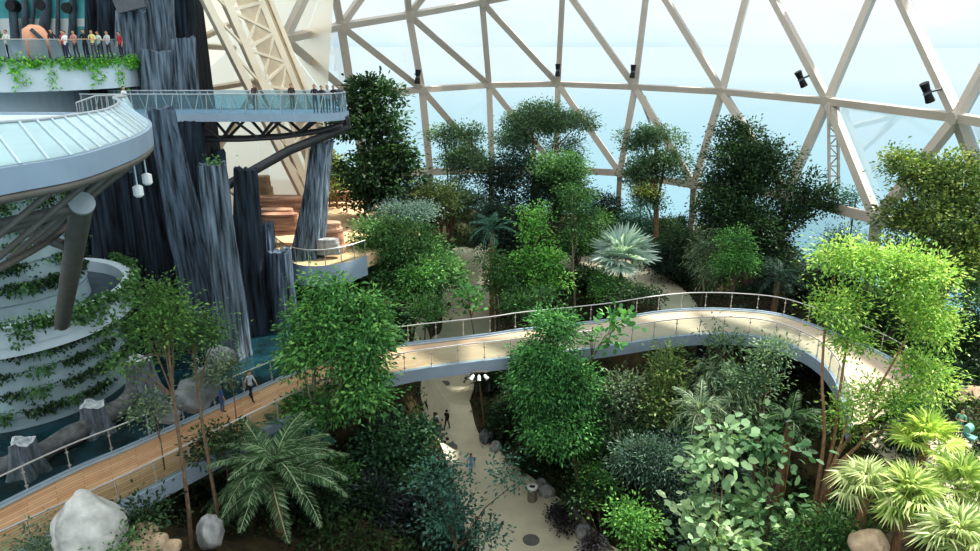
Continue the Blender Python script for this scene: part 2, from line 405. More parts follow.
# geometry helper for the joints where beams meet
for i in range(len(U)-1):
    strut(U[i], U[i+1])
for i in range(len(V)):
    if i < len(U)-1:
        strut(U[i], V[i]); 
        if i+1 < len(V): strut(U[i], V[i+1])
        pane(U[i], V[i], V[min(i+1,len(V)-1)]) if i+1 < len(V) else None
        if i > 0: pane(U[i-1], U[i], V[i])
for i in range(len(Lr)-1):
    strut(Lr[i], Lr[i+1], .8)
    strut(Lr[i], Bn[i], .6)
    pane(Lr[i], Lr[i+1], Bn[i]); pane(Lr[i+1], Bn[i+1], Bn[i])
def joint(p):
    tn[0] += 1
    o = ((p-cen).normalized()); mb = MB(); mb.tube([p-o*.5, p+o*.4], [.5,.5], 12, smooth=False); mb.build('trim_%d' % tn[0], 'dome beam', label='round steel node where dome beams meet', cat='beam node', kind='structure')
for p in M+U[:4]+Lr[3:8]: joint(p)
# ladder-like lattice posts standing under two dome nodes
for (xa, ya, xb, yb, d) in [(833,106,834,186,63), (642,96,652,122,84)]:
    t = empty('lattice_post', up(xb,yb,d), 'slim cream lattice post under the dome node '+('beside the broad dark tree' if xa > 800 else 'above the airy tree'), 'post')
    a, c = up(xa,ya,d), up(xb,yb,d); w = .42 if xa > 800 else .3
    for s in (-1,1): MB().beam(a+Vector((s*w,0,0)), c+Vector((s*w,0,0)), .2, .2).build('chord', 'dome beam', t)
    lat = MB(); n = 8
    for k in range(n):
        p, q = a.lerp(c, k/n), a.lerp(c, (k+1)/n); s = 1 if k % 2 else -1
        lat.beam(p+Vector((s*w,0,0)), q-Vector((s*w,0,0)), .1, .1); lat.beam(p-Vector((w,0,0)), p+Vector((w,0,0)), .1, .1)
    lat.build('lattice', 'dome beam', t)
# twin floodlights clamped on the beams
for (px, py, ang, d, lab) in [(558,69,0,88,'twin floodlight on the dome beam above the flat-topped tree'),(634,70,.05,82.4,'twin floodlight on the dome beam above the tree with yellow leaves'),(416,75,.1,77.2,'twin floodlight on the dome beam beside the round dark tree'),(806,77,-.55,64.6,'twin floodlight on the sloping beam above the broad dark tree'),(937,90,-.5,51.6,'large twin floodlight on the sloping beam above the sunlit yellow-green tree')]:
    p = up(px, py, d); p -= (p-cen).normalized()*.8
    t = empty('floodlight', p, lab, 'floodlight')
    ax = Vector((math.sin(ang), 0, math.cos(ang)))
    for s in (-1,1): 
        MB().tube([p+ax*s*.12, p+ax*s*.75], [.26,.33], 12).build('lamp_head', 'black', t)
    br = MB(); br.box(p, (.42,.3,.42)); br.tube([p, p+(p-cen).normalized()*1.3], .09, 6); br.build('bracket', 'lamp grey', t)

# arch truss between tower and dome
ta = empty('arch_truss', ony(290,200,58), 'broad cream lattice arch truss rising beside the tower columns', 'truss')
def chord(p0, p1, w): MB().beam(p0, p1, w, w).build('chord', 'truss cream', ta)
Yt = 60
A0, A1 = ony(190,-30,Yt-6), ony(310,210,Yt)        # front-left chord
B0, B1 = ony(212,-30,Yt-4), ony(318,212,Yt+1)      # centre chord
D0, D1 = ony(248,-30,Yt), ony(330,170,Yt+3)        # outer chord
E0, E1 = ony(258,-30,Yt+1), ony(338,168,Yt+4)
for a, c, w in [(A0,A1,.55),(B0,B1,.6),(D0,D1,.5),(E0,E1,.35)]: chord(a, c, w)
n = 7
for k in range(n):
    p0, p1 = B0.lerp(B1, k/n), B0.lerp(B1, (k+1)/n); q0, q1 = D0.lerp(D1, k/n), D0.lerp(D1, (k+1)/n)
    for a, c, w in [(p0,q0,.22),(p0,q1,.2),(q0,p1,.2)]:
        MB().beam(a, c, w, w).build('brace', 'truss cream', ta)
    a0, a1 = A0.lerp(A1, k/n), A0.lerp(A1, (k+1)/n)
    MB().beam(a0, p1, .18, .18).build('brace', 'truss cream', ta)
pm = MB(); off = Vector((.4,1.2,0)); pm.add([B0+off, B1+off, D1+off, D0+off], [(0,1,2,3)]); pm.build('back_panel', 'truss panel', ta)
# bright glazed bays left of the truss
Wn = [ony(186,45,64), ony(240,20,66), ony(236,48,66), ony(190,92,66), ony(205,170,66), ony(262,80,66), ony(190,-40,62), ony(262,215,66), ony(180,215,66), ony(335,215,68), ony(300,60,66), ony(190,40,64), ony(250,-45,64), ony(340,-45,66), ony(330,100,68)]
for a, c in [(0,1),(0,2),(3,5),(0,4),(4,5),(4,7)]: strut(Wn[a], Wn[c], .42, 'truss cream')
for a, b_, c in [(6,12,0),(12,1,0),(0,1,2),(0,2,3),(3,2,5),(3,5,4),(4,5,7),(4,7,8),(5,10,7),(7,10,9),(1,10,2),(2,10,5),(12,13,10),(12,10,1),(10,14,9),(13,14,10)]: pane(Wn[a], Wn[b_], Wn[c], 'dome glass frosted')

# ------------------------------------------------------------------ leaves
def lin_arr(cols): return np.array([lin(c) for c in cols])
def leaf_arrays(pos, dirs, Ln, Wd, cols, rng, oval=False):
    N = len(pos); dirs = dirs/(np.linalg.norm(dirs, axis=1, keepdims=True)+1e-9)
    r = rng.normal(size=(N,3))*.55; r[:,2] += 1.0
    side = np.cross(dirs, r); side /= (np.linalg.norm(side, axis=1, keepdims=True)+1e-9)
    nrm = np.cross(side, dirs)
    Ln = np.asarray(Ln).reshape(-1,1)*np.ones((N,1)); Wd = np.asarray(Wd).reshape(-1,1)*np.ones((N,1))
    p0 = pos; mid = pos+dirs*Ln*.5+nrm*Ln*.06
    if oval:
        q0 = pos+dirs*Ln*.28+nrm*Ln*.05; q1 = pos+dirs*Ln*.72-nrm*Ln*.0
        v = np.stack([pos, q0+side*Wd*.44, q1+side*Wd*.42, pos+dirs*Ln-nrm*Ln*.12, q1-side*Wd*.42, q0-side*Wd*.44],1).reshape(-1,3)
        return v, np.repeat(cols, 6, axis=0)
    p1 = mid+side*Wd*.5; p3 = mid-side*Wd*.5; p2 = pos+dirs*Ln-nrm*Ln*.12
    v = np.stack([p0,p1,p2,p3],1).reshape(-1,3)
    c = np.repeat(cols, 4, axis=0)
    return v, c
def leaf_mesh(name, v, c, m=None, k=4):
    n = len(v)//k; me = bpy.data.meshes.new(name)
    me.vertices.add(n*k); me.vertices.foreach_set('co', v.astype(np.float32).ravel())
    me.loops.add(n*k); me.loops.foreach_set('vertex_index', np.arange(n*k, dtype=np.int32))
    me.polygons.add(n); me.polygons.foreach_set('loop_start', np.arange(0, n*k, k, dtype=np.int32))
    try: me.polygons.foreach_set('loop_total', np.full(n, k, dtype=np.int32))
    except Exception: pass
    a = me.color_attributes.new('Col', 'FLOAT_COLOR', 'POINT')
    cc = np.ones((n*k,4), np.float32); cc[:,:3] = c; a.data.foreach_set('color', cc.ravel())
    me.materials.append(m or LEAF); me.update(); return me
def sph(n, rng, up_=-.35):
    d = rng.normal(size=(n*3,3)); d /= np.linalg.norm(d, axis=1, keepdims=True); d = d[d[:,2] > up_]
    while len(d) < n:
        e = rng.normal(size=(n*3,3)); e /= np.linalg.norm(e, axis=1, keepdims=True); d = np.concatenate([d, e[e[:,2] > up_]])
    return d[:n]
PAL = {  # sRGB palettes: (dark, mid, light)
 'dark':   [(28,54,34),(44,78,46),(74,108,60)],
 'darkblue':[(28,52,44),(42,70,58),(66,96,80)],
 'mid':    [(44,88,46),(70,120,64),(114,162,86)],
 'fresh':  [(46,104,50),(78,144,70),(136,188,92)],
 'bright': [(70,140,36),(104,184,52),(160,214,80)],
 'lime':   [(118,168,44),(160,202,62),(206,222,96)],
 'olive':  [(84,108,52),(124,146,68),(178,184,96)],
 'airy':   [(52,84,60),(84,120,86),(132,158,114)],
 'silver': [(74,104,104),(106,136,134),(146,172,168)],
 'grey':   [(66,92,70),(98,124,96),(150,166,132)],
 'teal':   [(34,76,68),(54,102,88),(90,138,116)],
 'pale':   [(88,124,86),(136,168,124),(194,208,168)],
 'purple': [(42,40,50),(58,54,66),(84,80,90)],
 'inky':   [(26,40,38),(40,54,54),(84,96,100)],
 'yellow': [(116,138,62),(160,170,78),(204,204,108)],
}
def foliage(name, blobs, nleaf, L, W, pal, seed, parent, spread=.45, per=26, droop=.15, up_=-.4, shell=(.55,1.05), outw=.8, hang=0.):
    """blobs: list of (center Vector, (rx,ry,rz))"""
    if L < .4: L, W, nleaf = L*.76, W*.82, int(nleaf*1.5)
    rng = np.random.default_rng(seed); off = root_loc(parent)
    bc = np.array([tuple(b[0]-off) for b in blobs]); br = np.array([b[1] for b in blobs])
    K = max(3, nleaf//per); w = (br[:,0]*br[:,2]+br[:,0]*br[:,1]); w = w/w.sum()
    bi = rng.choice(len(blobs), K, p=w); d = sph(K, rng, up_)
    rr = rng.uniform(shell[0], shell[1], (K,1))
    cc = bc[bi]+d*br[bi]*rr
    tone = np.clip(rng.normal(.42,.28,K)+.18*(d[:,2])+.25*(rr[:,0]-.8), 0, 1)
    ki = np.repeat(np.arange(K), per); N = len(ki)
    o = rng.normal(size=(N,3))*spread; o[:,2] *= .6
    o[:,2] -= hang*np.abs(rng.normal(size=N))
    pos = cc[ki]+o
    dirs = o/spread*.5+d[ki]*outw+rng.normal(size=(N,3))*.45; dirs[:,2] -= droop+hang*1.2
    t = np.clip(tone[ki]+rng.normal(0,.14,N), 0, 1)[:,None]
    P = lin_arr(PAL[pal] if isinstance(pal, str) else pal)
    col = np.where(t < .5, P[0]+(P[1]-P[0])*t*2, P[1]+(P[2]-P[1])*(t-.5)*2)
    Ls = L*rng.uniform(.7,1.3,N); Ws = W*rng.uniform(.75,1.25,N)
    ov = L >= .4 and W >= .2
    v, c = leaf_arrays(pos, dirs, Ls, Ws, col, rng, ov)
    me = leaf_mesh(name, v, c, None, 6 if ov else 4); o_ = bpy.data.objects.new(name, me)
    return finish(o_, parent), cc+np.array(off)
def subblobs(boxes, rnd, k=None, frac=.52):
    out = []
    for c, r in boxes:
        n = k or int(max(5, min(16, 4+r[0]*r[2]*.9)))
        for i in range(n):
            a = rnd.uniform(0, 2*PI); zz = rnd.uniform(-.85,.95); q = math.sqrt(max(0,1-zz*zz)); rad = rnd.uniform(.42,.66)
            s = frac*rnd.uniform(.7,1.15)
            out.append((c+Vector((math.cos(a)*q*r[0]*rad, math.sin(a)*q*r[1]*rad, zz*r[2]*rad)), (r[0]*s, r[1]*s, r[2]*s)))
    return out
seedc = [100]
def cr0(P, sub):
    out = []
    for i in range(len(P)-1):
        p0, p1, p2, p3 = P[max(i-1,0)], P[i], P[i+1], P[min(i+2,len(P)-1)]
        for k in range(sub):
            t = k/sub; out.append(.5*((2*p1)+(p2-p0)*t+(2*p0-5*p1+4*p2-p3)*t*t+(3*p1-p0-3*p2+p3)*t**3))
    out.append(P[-1]); return out
def pxbox(b, d):
    x0, y0, x1, y1 = b[:4]; dd = d+(b[4] if len(b) > 4 else 0)
    c = up((x0+x1)/2, (y0+y1)/2, dd); rx = (x1-x0)/2*dd/F; rz = (y1-y0)/2*dd/F*1.02
    return c, (rx, max(.5, min((rx+rz)/2, 1.5*min(rx, rz))*.85), rz)
def tree(kind, cat, label, boxes, d, pal, L=.34, W=.17, dens=4.5, base=None, tr=.16, bark='bark grey', lean=0, group=None, stems=1, sub=None, trunk_top=None, stem_px=None, **kw):
    seedc[0] += 1; rnd = random.Random(seedc[0]*17)
    if d is None:
        b0 = boxes[0]; d = 40
        for _ in range(6):
            q = up((b0[0]+b0[2])/2, b0[3], d); z_ = H(q.x, q.y); q = onz((b0[0]+b0[2])/2, b0[3], z_); d = (q-Vector((0,0,CZ))).dot(Vector((0,CT,-ST)))
    bx = [pxbox(b, d) for b in boxes]
    main = max(bx, key=lambda q: q[1][0]*q[1][2])
    if base: p = up(base[0], base[1], d + (base[2] if len(base) > 2 else 0)); X, Y = p.x, p.y
    else: X, Y = main[0].x+lean, main[0].y
    for _ in range(40):
        if inpoly(np.array([X]), np.array([Y]), P1A)[0]: X += .25 if X > -2+.0*Y or X > 0 else -.25
        else: break
    g = H(X, Y)-.12
    root = empty(kind, (X, Y, g), label, cat, group)
    sb = subblobs(bx, rnd, sub)
    area = sum(PI*q[1][0]*q[1][2] for q in bx)
    nl = int(dens*area/(.5*L*W))
    nl = min(nl, 40000)
    # one foliage part per crown mass
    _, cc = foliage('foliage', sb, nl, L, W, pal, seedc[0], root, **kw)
    low = min(q[0].z-q[1][2] for q in bx)
    if stem_px:
        stems = 0
        for q in stem_px:
            pts = cr0([Vector((X,Y,g))]+[up(x_,y_,d+dd) for x_,y_,dd in q], 5); tb = MB()
            tb.tube(pts, [tr*(1-.75*i/(len(pts)-1)) for i in range(len(pts))], 8); tb.build('trunk', bark, root)
    for s in range(stems):
        tb = MB(); a = Vector((X+(rnd.uniform(-.3,.3) if stems > 1 else 0), Y+(rnd.uniform(-.25,.25) if stems > 1 else 0), g))
        tgt = main[0] if stems == 1 else sb[rnd.randrange(len(sb))][0]
        top = tgt+Vector((0,0,main[1][2]*.35)) if stems == 1 else tgt
        pts = []
        for i in range(7):
            t = i/6; q = a.lerp(top, t)
            q += Vector((math.sin(t*4+seedc[0]+s)*.12, math.cos(t*3+seedc[0])*.1, 0))*(top-a).length*.14*t*(1-t)*2
            if stems > 1: q += (top-a).cross(Vector((0,0,1)))*0
            pts.append(q)
        tb.tube(pts, [tr*(1-.62*i/6) for i in range(7)], 8); tb.build('trunk', bark, root)
        if stems == 1:
            for j in range(min(7, len(sb))):
                q = sb[rnd.randrange(len(sb))][0]
                t0 = max(.28, min(.85, (min(low, q.z-.6)-a.z)/max(.5,(top.z-a.z))+rnd.uniform(0,.2)))
                s0 = pts[int(t0*6)]; mid = s0.lerp(q, .5)+Vector((0,0,.12*(q-s0).length))
                bb = MB(); bb.tube([s0, mid, q], [tr*.42, tr*.3, tr*.12], 6); bb.build('branch', bark, root)
    return root
# =================================================================== plants (crown boxes surveyed in picture units, then set at their depth)
T = tree
P1A = np.array([(a.x,a.y) for a, b in PATH1]+[(b.x,b.y) for a, b in PATH1[::-1]])
# back rank
T('round_tree','tree','tall round dark green tree beside the far end of the platform',[(345,70,406,125),(336,100,418,165),(334,140,428,205),(345,170,405,218)],60,'dark',.4,.22,5,tr=.3,base=(378,232))
T('broadleaf_tree','tree','yellowish small tree leaning out behind the round dark tree',[(318,150,352,205)],64,'olive',.35,.2,2.5,tr=.12)
T('broadleaf_tree','tree','airy blue-green tree next to the round dark tree',[(428,117,490,160),(424,145,495,195),(430,180,495,235)],68,'airy',.34,.17,3.8,tr=.25,base=(461,245))
T('broadleaf_tree','tree','yellow-tinged low tree under the airy blue-green tree',[(415,178,468,228)],64,[(66,92,52),(100,124,72),(150,162,100)],.34,.18,3.2,tr=.16)
T('umbrella_tree','tree','flat-topped airy tree rising highest against the dome',[(498,102,565,140),(530,104,592,142),(482,122,535,165),(540,130,585,160)],73,'airy',.32,.17,4.3,tr=.25,base=(535,235))
T('broadleaf_tree','tree','dark dense tree filling in under the flat-topped tree',[(478,145,545,215),(520,165,590,240),(485,190,540,245)],69,'darkblue',.36,.2,4,tr=.25)
T('broadleaf_tree','tree','olive tree beside the dark dense tree below the dome',[(530,148,590,205),(545,180,592,235)],67,'mid',.34,.18,3.8,tr=.2)
T('broadleaf_tree','tree','open tree with layered crown and a dark trunk against the dome',[(622,122,690,158),(618,145,662,200),(652,145,697,192),(630,180,668,215)],74,'airy',.34,.19,4.1,tr=.34,bark='bark brown',base=(656,240))
T('broadleaf_tree','tree','cluster of yellow leaves on a slim tree beside the layered crown tree',[(626,180,658,206)],73,'yellow',.32,.18,2.2,tr=.1)
T('broadleaf_tree','tree','broad very dark tree with dense crown in front of the dome',[(712,112,768,160),(698,135,800,200),(690,165,775,245),(765,172,836,240),(705,205,800,268)],61,'dark',.36,.2,6,tr=.36,base=(752,285))
T('conical_shrub','shrub','small bright green conical shrub below the broad dark tree',[(722,226,752,262),(714,248,757,290)],56,'fresh',.26,.14,5,tr=.1)
T('broadleaf_tree','tree','thin bluish tree beside the dome legs',[(838,186,872,222)],60,'teal',.3,.14,1.6,tr=.1)
T('bushy_tree','tree','bluish loose shrub tree between the broad dark tree and the sunlit tree',[(800,228,870,285)],58,'silver',.32,.12,2.6,tr=.12)
T('broadleaf_tree','tree','large sunlit yellow-green tree in front of the dome legs',[(872,152,935,205),(905,150,985,215),(876,185,950,262),(930,185,1015,262),(872,222,930,300),(915,232,1000,300),(880,145,905,172)],47,[(58,92,44),(100,130,58),(164,172,80)],.34,.19,4.6,tr=.32,base=(925,340))
T('shrub','shrub','bluish dark bush in front of the water glimpsed behind the dome',[(580,188,622,222)],76,'darkblue',.32,.16,3.5,tr=.1)
T('shrub','shrub','rounded bluish bush beside the silver fan palm',[(606,206,650,248)],69,'teal',.3,.14,4,tr=.1)
T('domed_bush','shrub','silvery grey domed bush below the round dark tree',[(374,194,438,226)],58,'silver',.26,.1,6,tr=.12)
T('spreading_tree','tree','wide spreading green tree below the silvery domed bush',[(350,214,425,270),(385,222,450,280),(400,245,462,305),(355,245,415,312)],53,'mid',.34,.17,5,tr=.22,base=(405,318))
T('bushy_tree','tree','bright green bush at the foot of the wide spreading tree',[(395,268,446,316)],51,'fresh',.3,.16,4.5,tr=.1)
T('slender_tree','tree','bright green young tree with light leaf tiers beside the inner path',[(512,204,552,246),(508,232,566,276),(520,262,566,308)],57,[(62,124,44),(92,160,60),(140,192,84)],.36,.2,2.8,tr=.12,base=(540,315))
T('slender_tree','tree','thin tree with pale trunk standing beside the bright young tree',[(552,178,592,218),(560,208,592,246)],61,'mid',.34,.18,2,tr=.11,bark='bark pale',base=(577,272))
T('broadleaf_tree','tree','dark tree behind the bright young tree',[(470,205,520,262)],64,'darkblue',.34,.17,4,tr=.16)
T('shrub','shrub','bushy green shrub below the dark tree beside the inner path',[(478,245,522,300)],57,'mid',.32,.16,4,tr=.1)
T('slender_tree','tree','loose big-leaved sapling in front of the inner path',[(448,276,486,322)],49,'fresh',.42,.24,1.5,tr=.07,base=(466,335))
T('shrub','shrub','light green shrub on the slope just behind the bridge rail',[(585,274,632,302)],60,'fresh',.32,.16,4,tr=.08)
T('feathery_tree','tree','grey-green feathery bamboo-like clump beside the silver fan palm',[(690,222,722,292)],60,'grey',.5,.07,3.4,tr=.1,hang=.3)
T('broadleaf_tree','tree','dark evergreen mass behind the conical shrub',[(660,225,716,290)],66,'dark',.34,.17,3.6,tr=.16)
T('shrub','shrub','low dark green shrub under the broad dark tree',[(755,262,805,298)],57,'darkblue',.36,.12,4,tr=.1)
T('dark_tree','tree','shadowed dark shrub tree beyond the landing plaza',[(930,290,1000,350),(915,335,1010,402)],42,'dark',.34,.17,4,tr=.16)
T('broadleaf_tree','tree','dark evergreen standing between the round dark tree and the airy blue-green tree',[(396,178,446,245)],71,'darkblue',.36,.2,4.5,tr=.2)
T('broadleaf_tree','tree','bluish green tree closing the gap below the flat-topped tree',[(470,215,530,268)],70,'teal',.34,.17,4.5,tr=.18)
T('broadleaf_tree','tree','dark green tree closing the gap beside the silver fan palm',[(548,218,604,268),(575,205,612,240)],68,'mid',.34,.17,4,tr=.18)
T('shrub','shrub','dark hedge-like shrub behind the tree with the dark trunk',[(632,218,690,250)],77,'dark',.34,.17,4.5,tr=.12)
T('shrub','shrub','wide dark shrub behind the silver fan palm',[(640,236,700,282)],66,'darkblue',.34,.17,4.5,tr=.12)
T('broadleaf_tree','tree','leafy green tree behind the sunlit yellow-green tree',[(940,225,1010,320)],52,'mid',.34,.17,4.5,tr=.2)
T('broadleaf_tree','tree','dark green tree below the sunlit yellow-green tree behind the lime one',[(860,270,930,340),(820,285,880,330)],46,'dark',.34,.17,4.5,tr=.16)
T('shrub','shrub','mid green bush beside the inner path behind the bridge',[(500,288,560,318)],52,'mid',.32,.16,4.2,tr=.08)
T('shrub','shrub','low dark bush at the edge of the lawn behind the spreading tree',[(418,236,450,262)],62,'dark',.32,.16,4.5,tr=.08)
T('shrub','shrub','bushy dark shrub under the bridge between the pale slim tree and the cone-shaped tree',[(578,395,640,450)],47,'dark',.32,.16,4.5,tr=.1)
T('shrub','shrub','bushy shrub filling the shade beneath the yellow-green slim tree',[(636,400,700,460)],46,'mid',.32,.14,4,tr=.1)
# in front of the bridge
T('big_leafy_tree','tree','large leafy green tree overlapping the bridge beside the walkers',[(292,276,356,325),(276,300,350,390),(318,300,398,380),(330,345,398,430),(280,375,350,432),(345,290,390,335)],36,'fresh',.36,.15,5.5,tr=.17,bark='bark pale',base=(318,455,-.6),droop=.5)
T('conical_tree','tree','dense cone-shaped green tree standing against the bridge',[(530,306,580,356),(520,322,590,392),(532,310,574,345),(510,362,604,432),(508,402,602,464),(525,335,560,420)],41,[(40,96,48),(66,134,66),(114,176,92)],.34,.13,6.5,tr=.2,base=(578,470),droop=.6)
T('climber_tree','tree','big-leaved climber poking above the bridge deck',[(578,316,606,350),(606,312,636,338),(590,330,618,350)],40,'fresh',.44,.3,1.7,tr=.06)
T('slender_tree','tree','pale grey-green slim tree beside the cone-shaped tree',[(592,358,640,405),(600,395,634,445)],41,'grey',.34,.12,2.4,tr=.09,base=(618,455))
T('slender_tree','tree','yellow-green slim tree between the pale slim tree and the drooping tree',[(650,342,688,385),(640,375,690,432)],41,[(66,100,54),(100,132,72),(164,176,104)],.36,.14,3,tr=.1,base=(662,445))
T('drooping_tree','tree','grey-green drooping tree with pale trunk below the bridge',[(694,350,752,398),(684,375,760,440)],40,'grey',.55,.1,3,tr=.13,bark='bark pale',base=(706,465),droop=1.,hang=.2)
T('airy_tree','tree','thin grey-green tree inside the curve of the bridge',[(742,338,792,372),(730,360,802,408)],37,'airy',.32,.12,1.9,tr=.1,base=(758,440))
T('slender_tree','tree','small tree with pale new leaves rising beside the bridge edge',[(698,316,720,350),(708,335,742,365)],43,'airy',.34,.12,1.4,tr=.06)
T('round_bush_tree','tree','dark round-leaved tree at the edge of the garden path',[(352,412,420,470),(385,408,440,462),(360,450,430,520)],41,[(34,74,48),(56,104,70),(96,142,100)],.28,.22,5,tr=.15)
T('shrub','shrub','very dark purple-green bush near the lower picture edge',[(338,478,400,560),(385,485,445,560)],37,'inky',.42,.13,5,tr=.12)
T('layered_tree','tree','blue-green layered tree reaching over the garden path',[(418,458,470,500),(422,492,476,545),(490,452,512,478),(500,470,522,496),(470,522,500,548)],33,'teal',.3,.15,2.6,tr=.1,base=(462,560))
T('walkway_tree','tree','slim-trunked tree with tiered crown in front of the tower foot',[(130,278,180,312),(106,312,160,352),(140,300,195,345),(110,352,136,384)],28,[(58,96,46),(84,130,60),(128,170,84)],.26,.12,3.2,tr=.1,bark='bark grey',base=(187,520,.3))
T('walkway_tree','tree','second slim-trunked tree with spreading crown beside the tiered crown tree',[(165,305,215,340),(150,330,185,366),(190,318,234,346)],30,[(50,88,48),(78,122,62),(120,160,88)],.26,.12,2.8,tr=.095,bark='bark grey',base=(214,490,-.3))
T('sapling','tree','pale green sapling at the pool edge behind the walkway',[(190,352,222,384),(214,355,248,395)],33,'grey',.26,.13,2,tr=.05)
T('shrub','shrub','small light shrub among the pool boulders',[(138,392,170,424)],30,'grey',.24,.12,4,tr=.05)
T('lime_tree','tree','tall multi-stemmed tree with glowing lime leaves beside the bridge curve',[(812,236,880,292),(860,245,925,300),(890,255,960,325),(815,280,862,335),(856,372,905,425),(890,350,955,412),(918,300,962,362),(832,398,862,446),(838,318,872,375),(900,292,940,350)],31.5,[(90,142,52),(134,178,68),(192,210,104)],.27,.11,3.2,tr=.10,bark='bark brown',base=(812,522),stem_px=[[(824,440,0),(822,380,0),(826,320,.2),(836,270,.3)],[(832,450,.2),(840,390,.3),(850,330,.5),(868,280,.8)],[(835,470,-.2),(862,440,-.3),(878,390,-.2),(905,340,0),(918,290,.2)],[(838,455,.3),(870,420,.5),(896,395,.7),(925,370,.8)],[(828,478,-.4),(842,440,-.6),(848,415,-.6)],[(845,460,.2),(880,432,0),(905,428,0)]],spread=.4,sub=11)
T('big_leaf_shrub','shrub','tall shrub with large pale round leaves',[(700,416,748,470),(684,460,748,520),(676,510,742,575)],29,'pale',.44,.34,2.6,tr=.09,base=(716,580),up_=-.8)
T('big_leaf_shrub','shrub','tall shrub with large mid green leaves next to the pale round leaves',[(740,420,796,475),(738,465,800,520),(730,505,780,556)],30.5,[(70,112,72),(108,150,102),(164,190,140)],.42,.28,2.8,tr=.09,base=(764,570),up_=-.8)
T('shrub','shrub','dark green leafy bush at the feet of the multi-stemmed lime tree',[(786,512,866,570)],29,[(40,82,40),(64,112,56),(110,150,80)],.36,.12,4.5,tr=.06)
T('shrub','shrub','bright green shrub beside the edging stones of the path',[(572,460,618,512)],40.5,'fresh',.3,.16,3.4,tr=.06,base=(604,512))
T('shrub','shrub','sunny green round shrub near the lower picture edge',[(612,502,658,556)],34,[(62,120,44),(88,150,58),(130,180,80)],.27,.14,4.4,tr=.06)
T('broadleaf_tree','tree','blue-grey narrow-leaved tree above the sunny round shrub',[(615,440,664,490),(650,455,704,540),(620,430,700,475)],36,[(40,72,62),(66,98,84),(108,136,118)],.3,.09,3.6,tr=.12)
T('shrub','shrub','dark bush beside the bin under the cone-shaped tree',[(508,440,552,478)],47,'dark',.3,.16,4.5,tr=.08)
T('shrub','shrub','green bushy tree between the cone-shaped tree and the bright shrub',[(552,425,612,478)],45,'mid',.32,.16,4,tr=.1)
T('shrub','shrub','leafy green shrub under the pale slim tree',[(600,430,650,468)],43,'mid',.32,.14,3.6,tr=.1)
T('shrub','shrub','shaded shrub below the drooping tree',[(640,425,700,462)],43,'darkblue',.32,.14,3.6,tr=.1)
T('shrub','shrub','glossy green bush behind the date palm by the walkway',[(196,430,252,470)],31.5,'dark',.32,.14,3,tr=.06)
T('shrub','shrub','green bush between the date palm and the dark round-leaved tree',[(322,455,368,505)],37,'mid',.3,.16,4,tr=.08)
T('shrub','shrub','low green bush beside the pale boulder',[(122,498,170,528)],26.5,'dark',.26,.12,5,tr=.05)
T('shrub','shrub','grey-green bush in front of the pale boulder',[(15,534,62,560)],25,'grey',.22,.1,5,tr=.05)
T('shrub','shrub','fresh green bush at the foot of the pale boulder',[(100,538,136,562)],25,'mid',.22,.12,5,tr=.05)
T('shrub','shrub','purple-leaved low shrub beside the long edging stone',[(547,505,576,534)],None,'purple',.2,.12,5,tr=.04,spread=.2)
T('shrub','shrub','purple-leaved low shrub at the lower end of the edging stones',[(582,536,606,560)],None,'purple',.2,.12,5,tr=.04,spread=.2)
T('shrub','shrub','dark shrub bank behind the bridge below the silver fan palm',[(600,285,660,308)],56,'dark',.32,.16,4,tr=.08)
T('shrub','shrub','dark bush beside the white stones behind the bridge',[(408,296,446,330)],49,'mid',.3,.15,4.5,tr=.08)

T('shrub','shrub','small dark shrub at the foot of the cone-shaped tree beside the long edging stone',[(566,478,596,512)],40.2,'dark',.3,.16,4.5,tr=.05)
# ------------------------------------------------------------------ palms
def frond_mesh(name, L, w, n, pal, seed, arch=.55, width=.05):
    rng = np.random.default_rng(seed); P = lin_arr(PAL[pal] if isinstance(pal, str) else pal)
    vs = []; cs = []
    pos = []; dr = []; ln = []; co = []
    def rach(t): return np.array([L*(t-.12*t*t), 0, L*(arch*t-1.05*arch*1.25*t*t)])
    for i in range(n):
        t = .1+.9*i/(n-1); p = rach(t); tg = rach(min(1,t+.02))-rach(t-.02); tg /= np.linalg.norm(tg)
        ll = w*(math.sin(PI*min(1,(t*.92+.08)))**.6)*rng.uniform(.85,1.1)+.08
        for s in (-1,1):
            d = tg*.75+np.array([0,s*1.0,.22-.5*t]); d[2] -= .1
            pos.append(p); dr.append(d); ln.append(ll); tt = rng.uniform(0,1); co.append(P[0]+(P[1]-P[0])*min(1,tt*2) if tt < .5 else P[1]+(P[2]-P[1])*(tt-.5)*2)
    v, c = leaf_arrays(np.array(pos), np.array(dr), np.array(ln), np.full(len(pos), width), np.array(co), rng)
    # rachis as thin quads
    rp = [rach(t) for t in np.linspace(0,1,14)]
    rv = []; rc = []
    for a, b_ in zip(rp[:-1], rp[1:]):
        rv += [a+[0,.03,0], a-[0,.03,0], b_-[0,.02,0], b_+[0,.02,0]]; rc += [P[2]]*4
    return leaf_mesh(name, np.concatenate([v, np.array(rv)]), np.concatenate([c, np.array(rc)]))
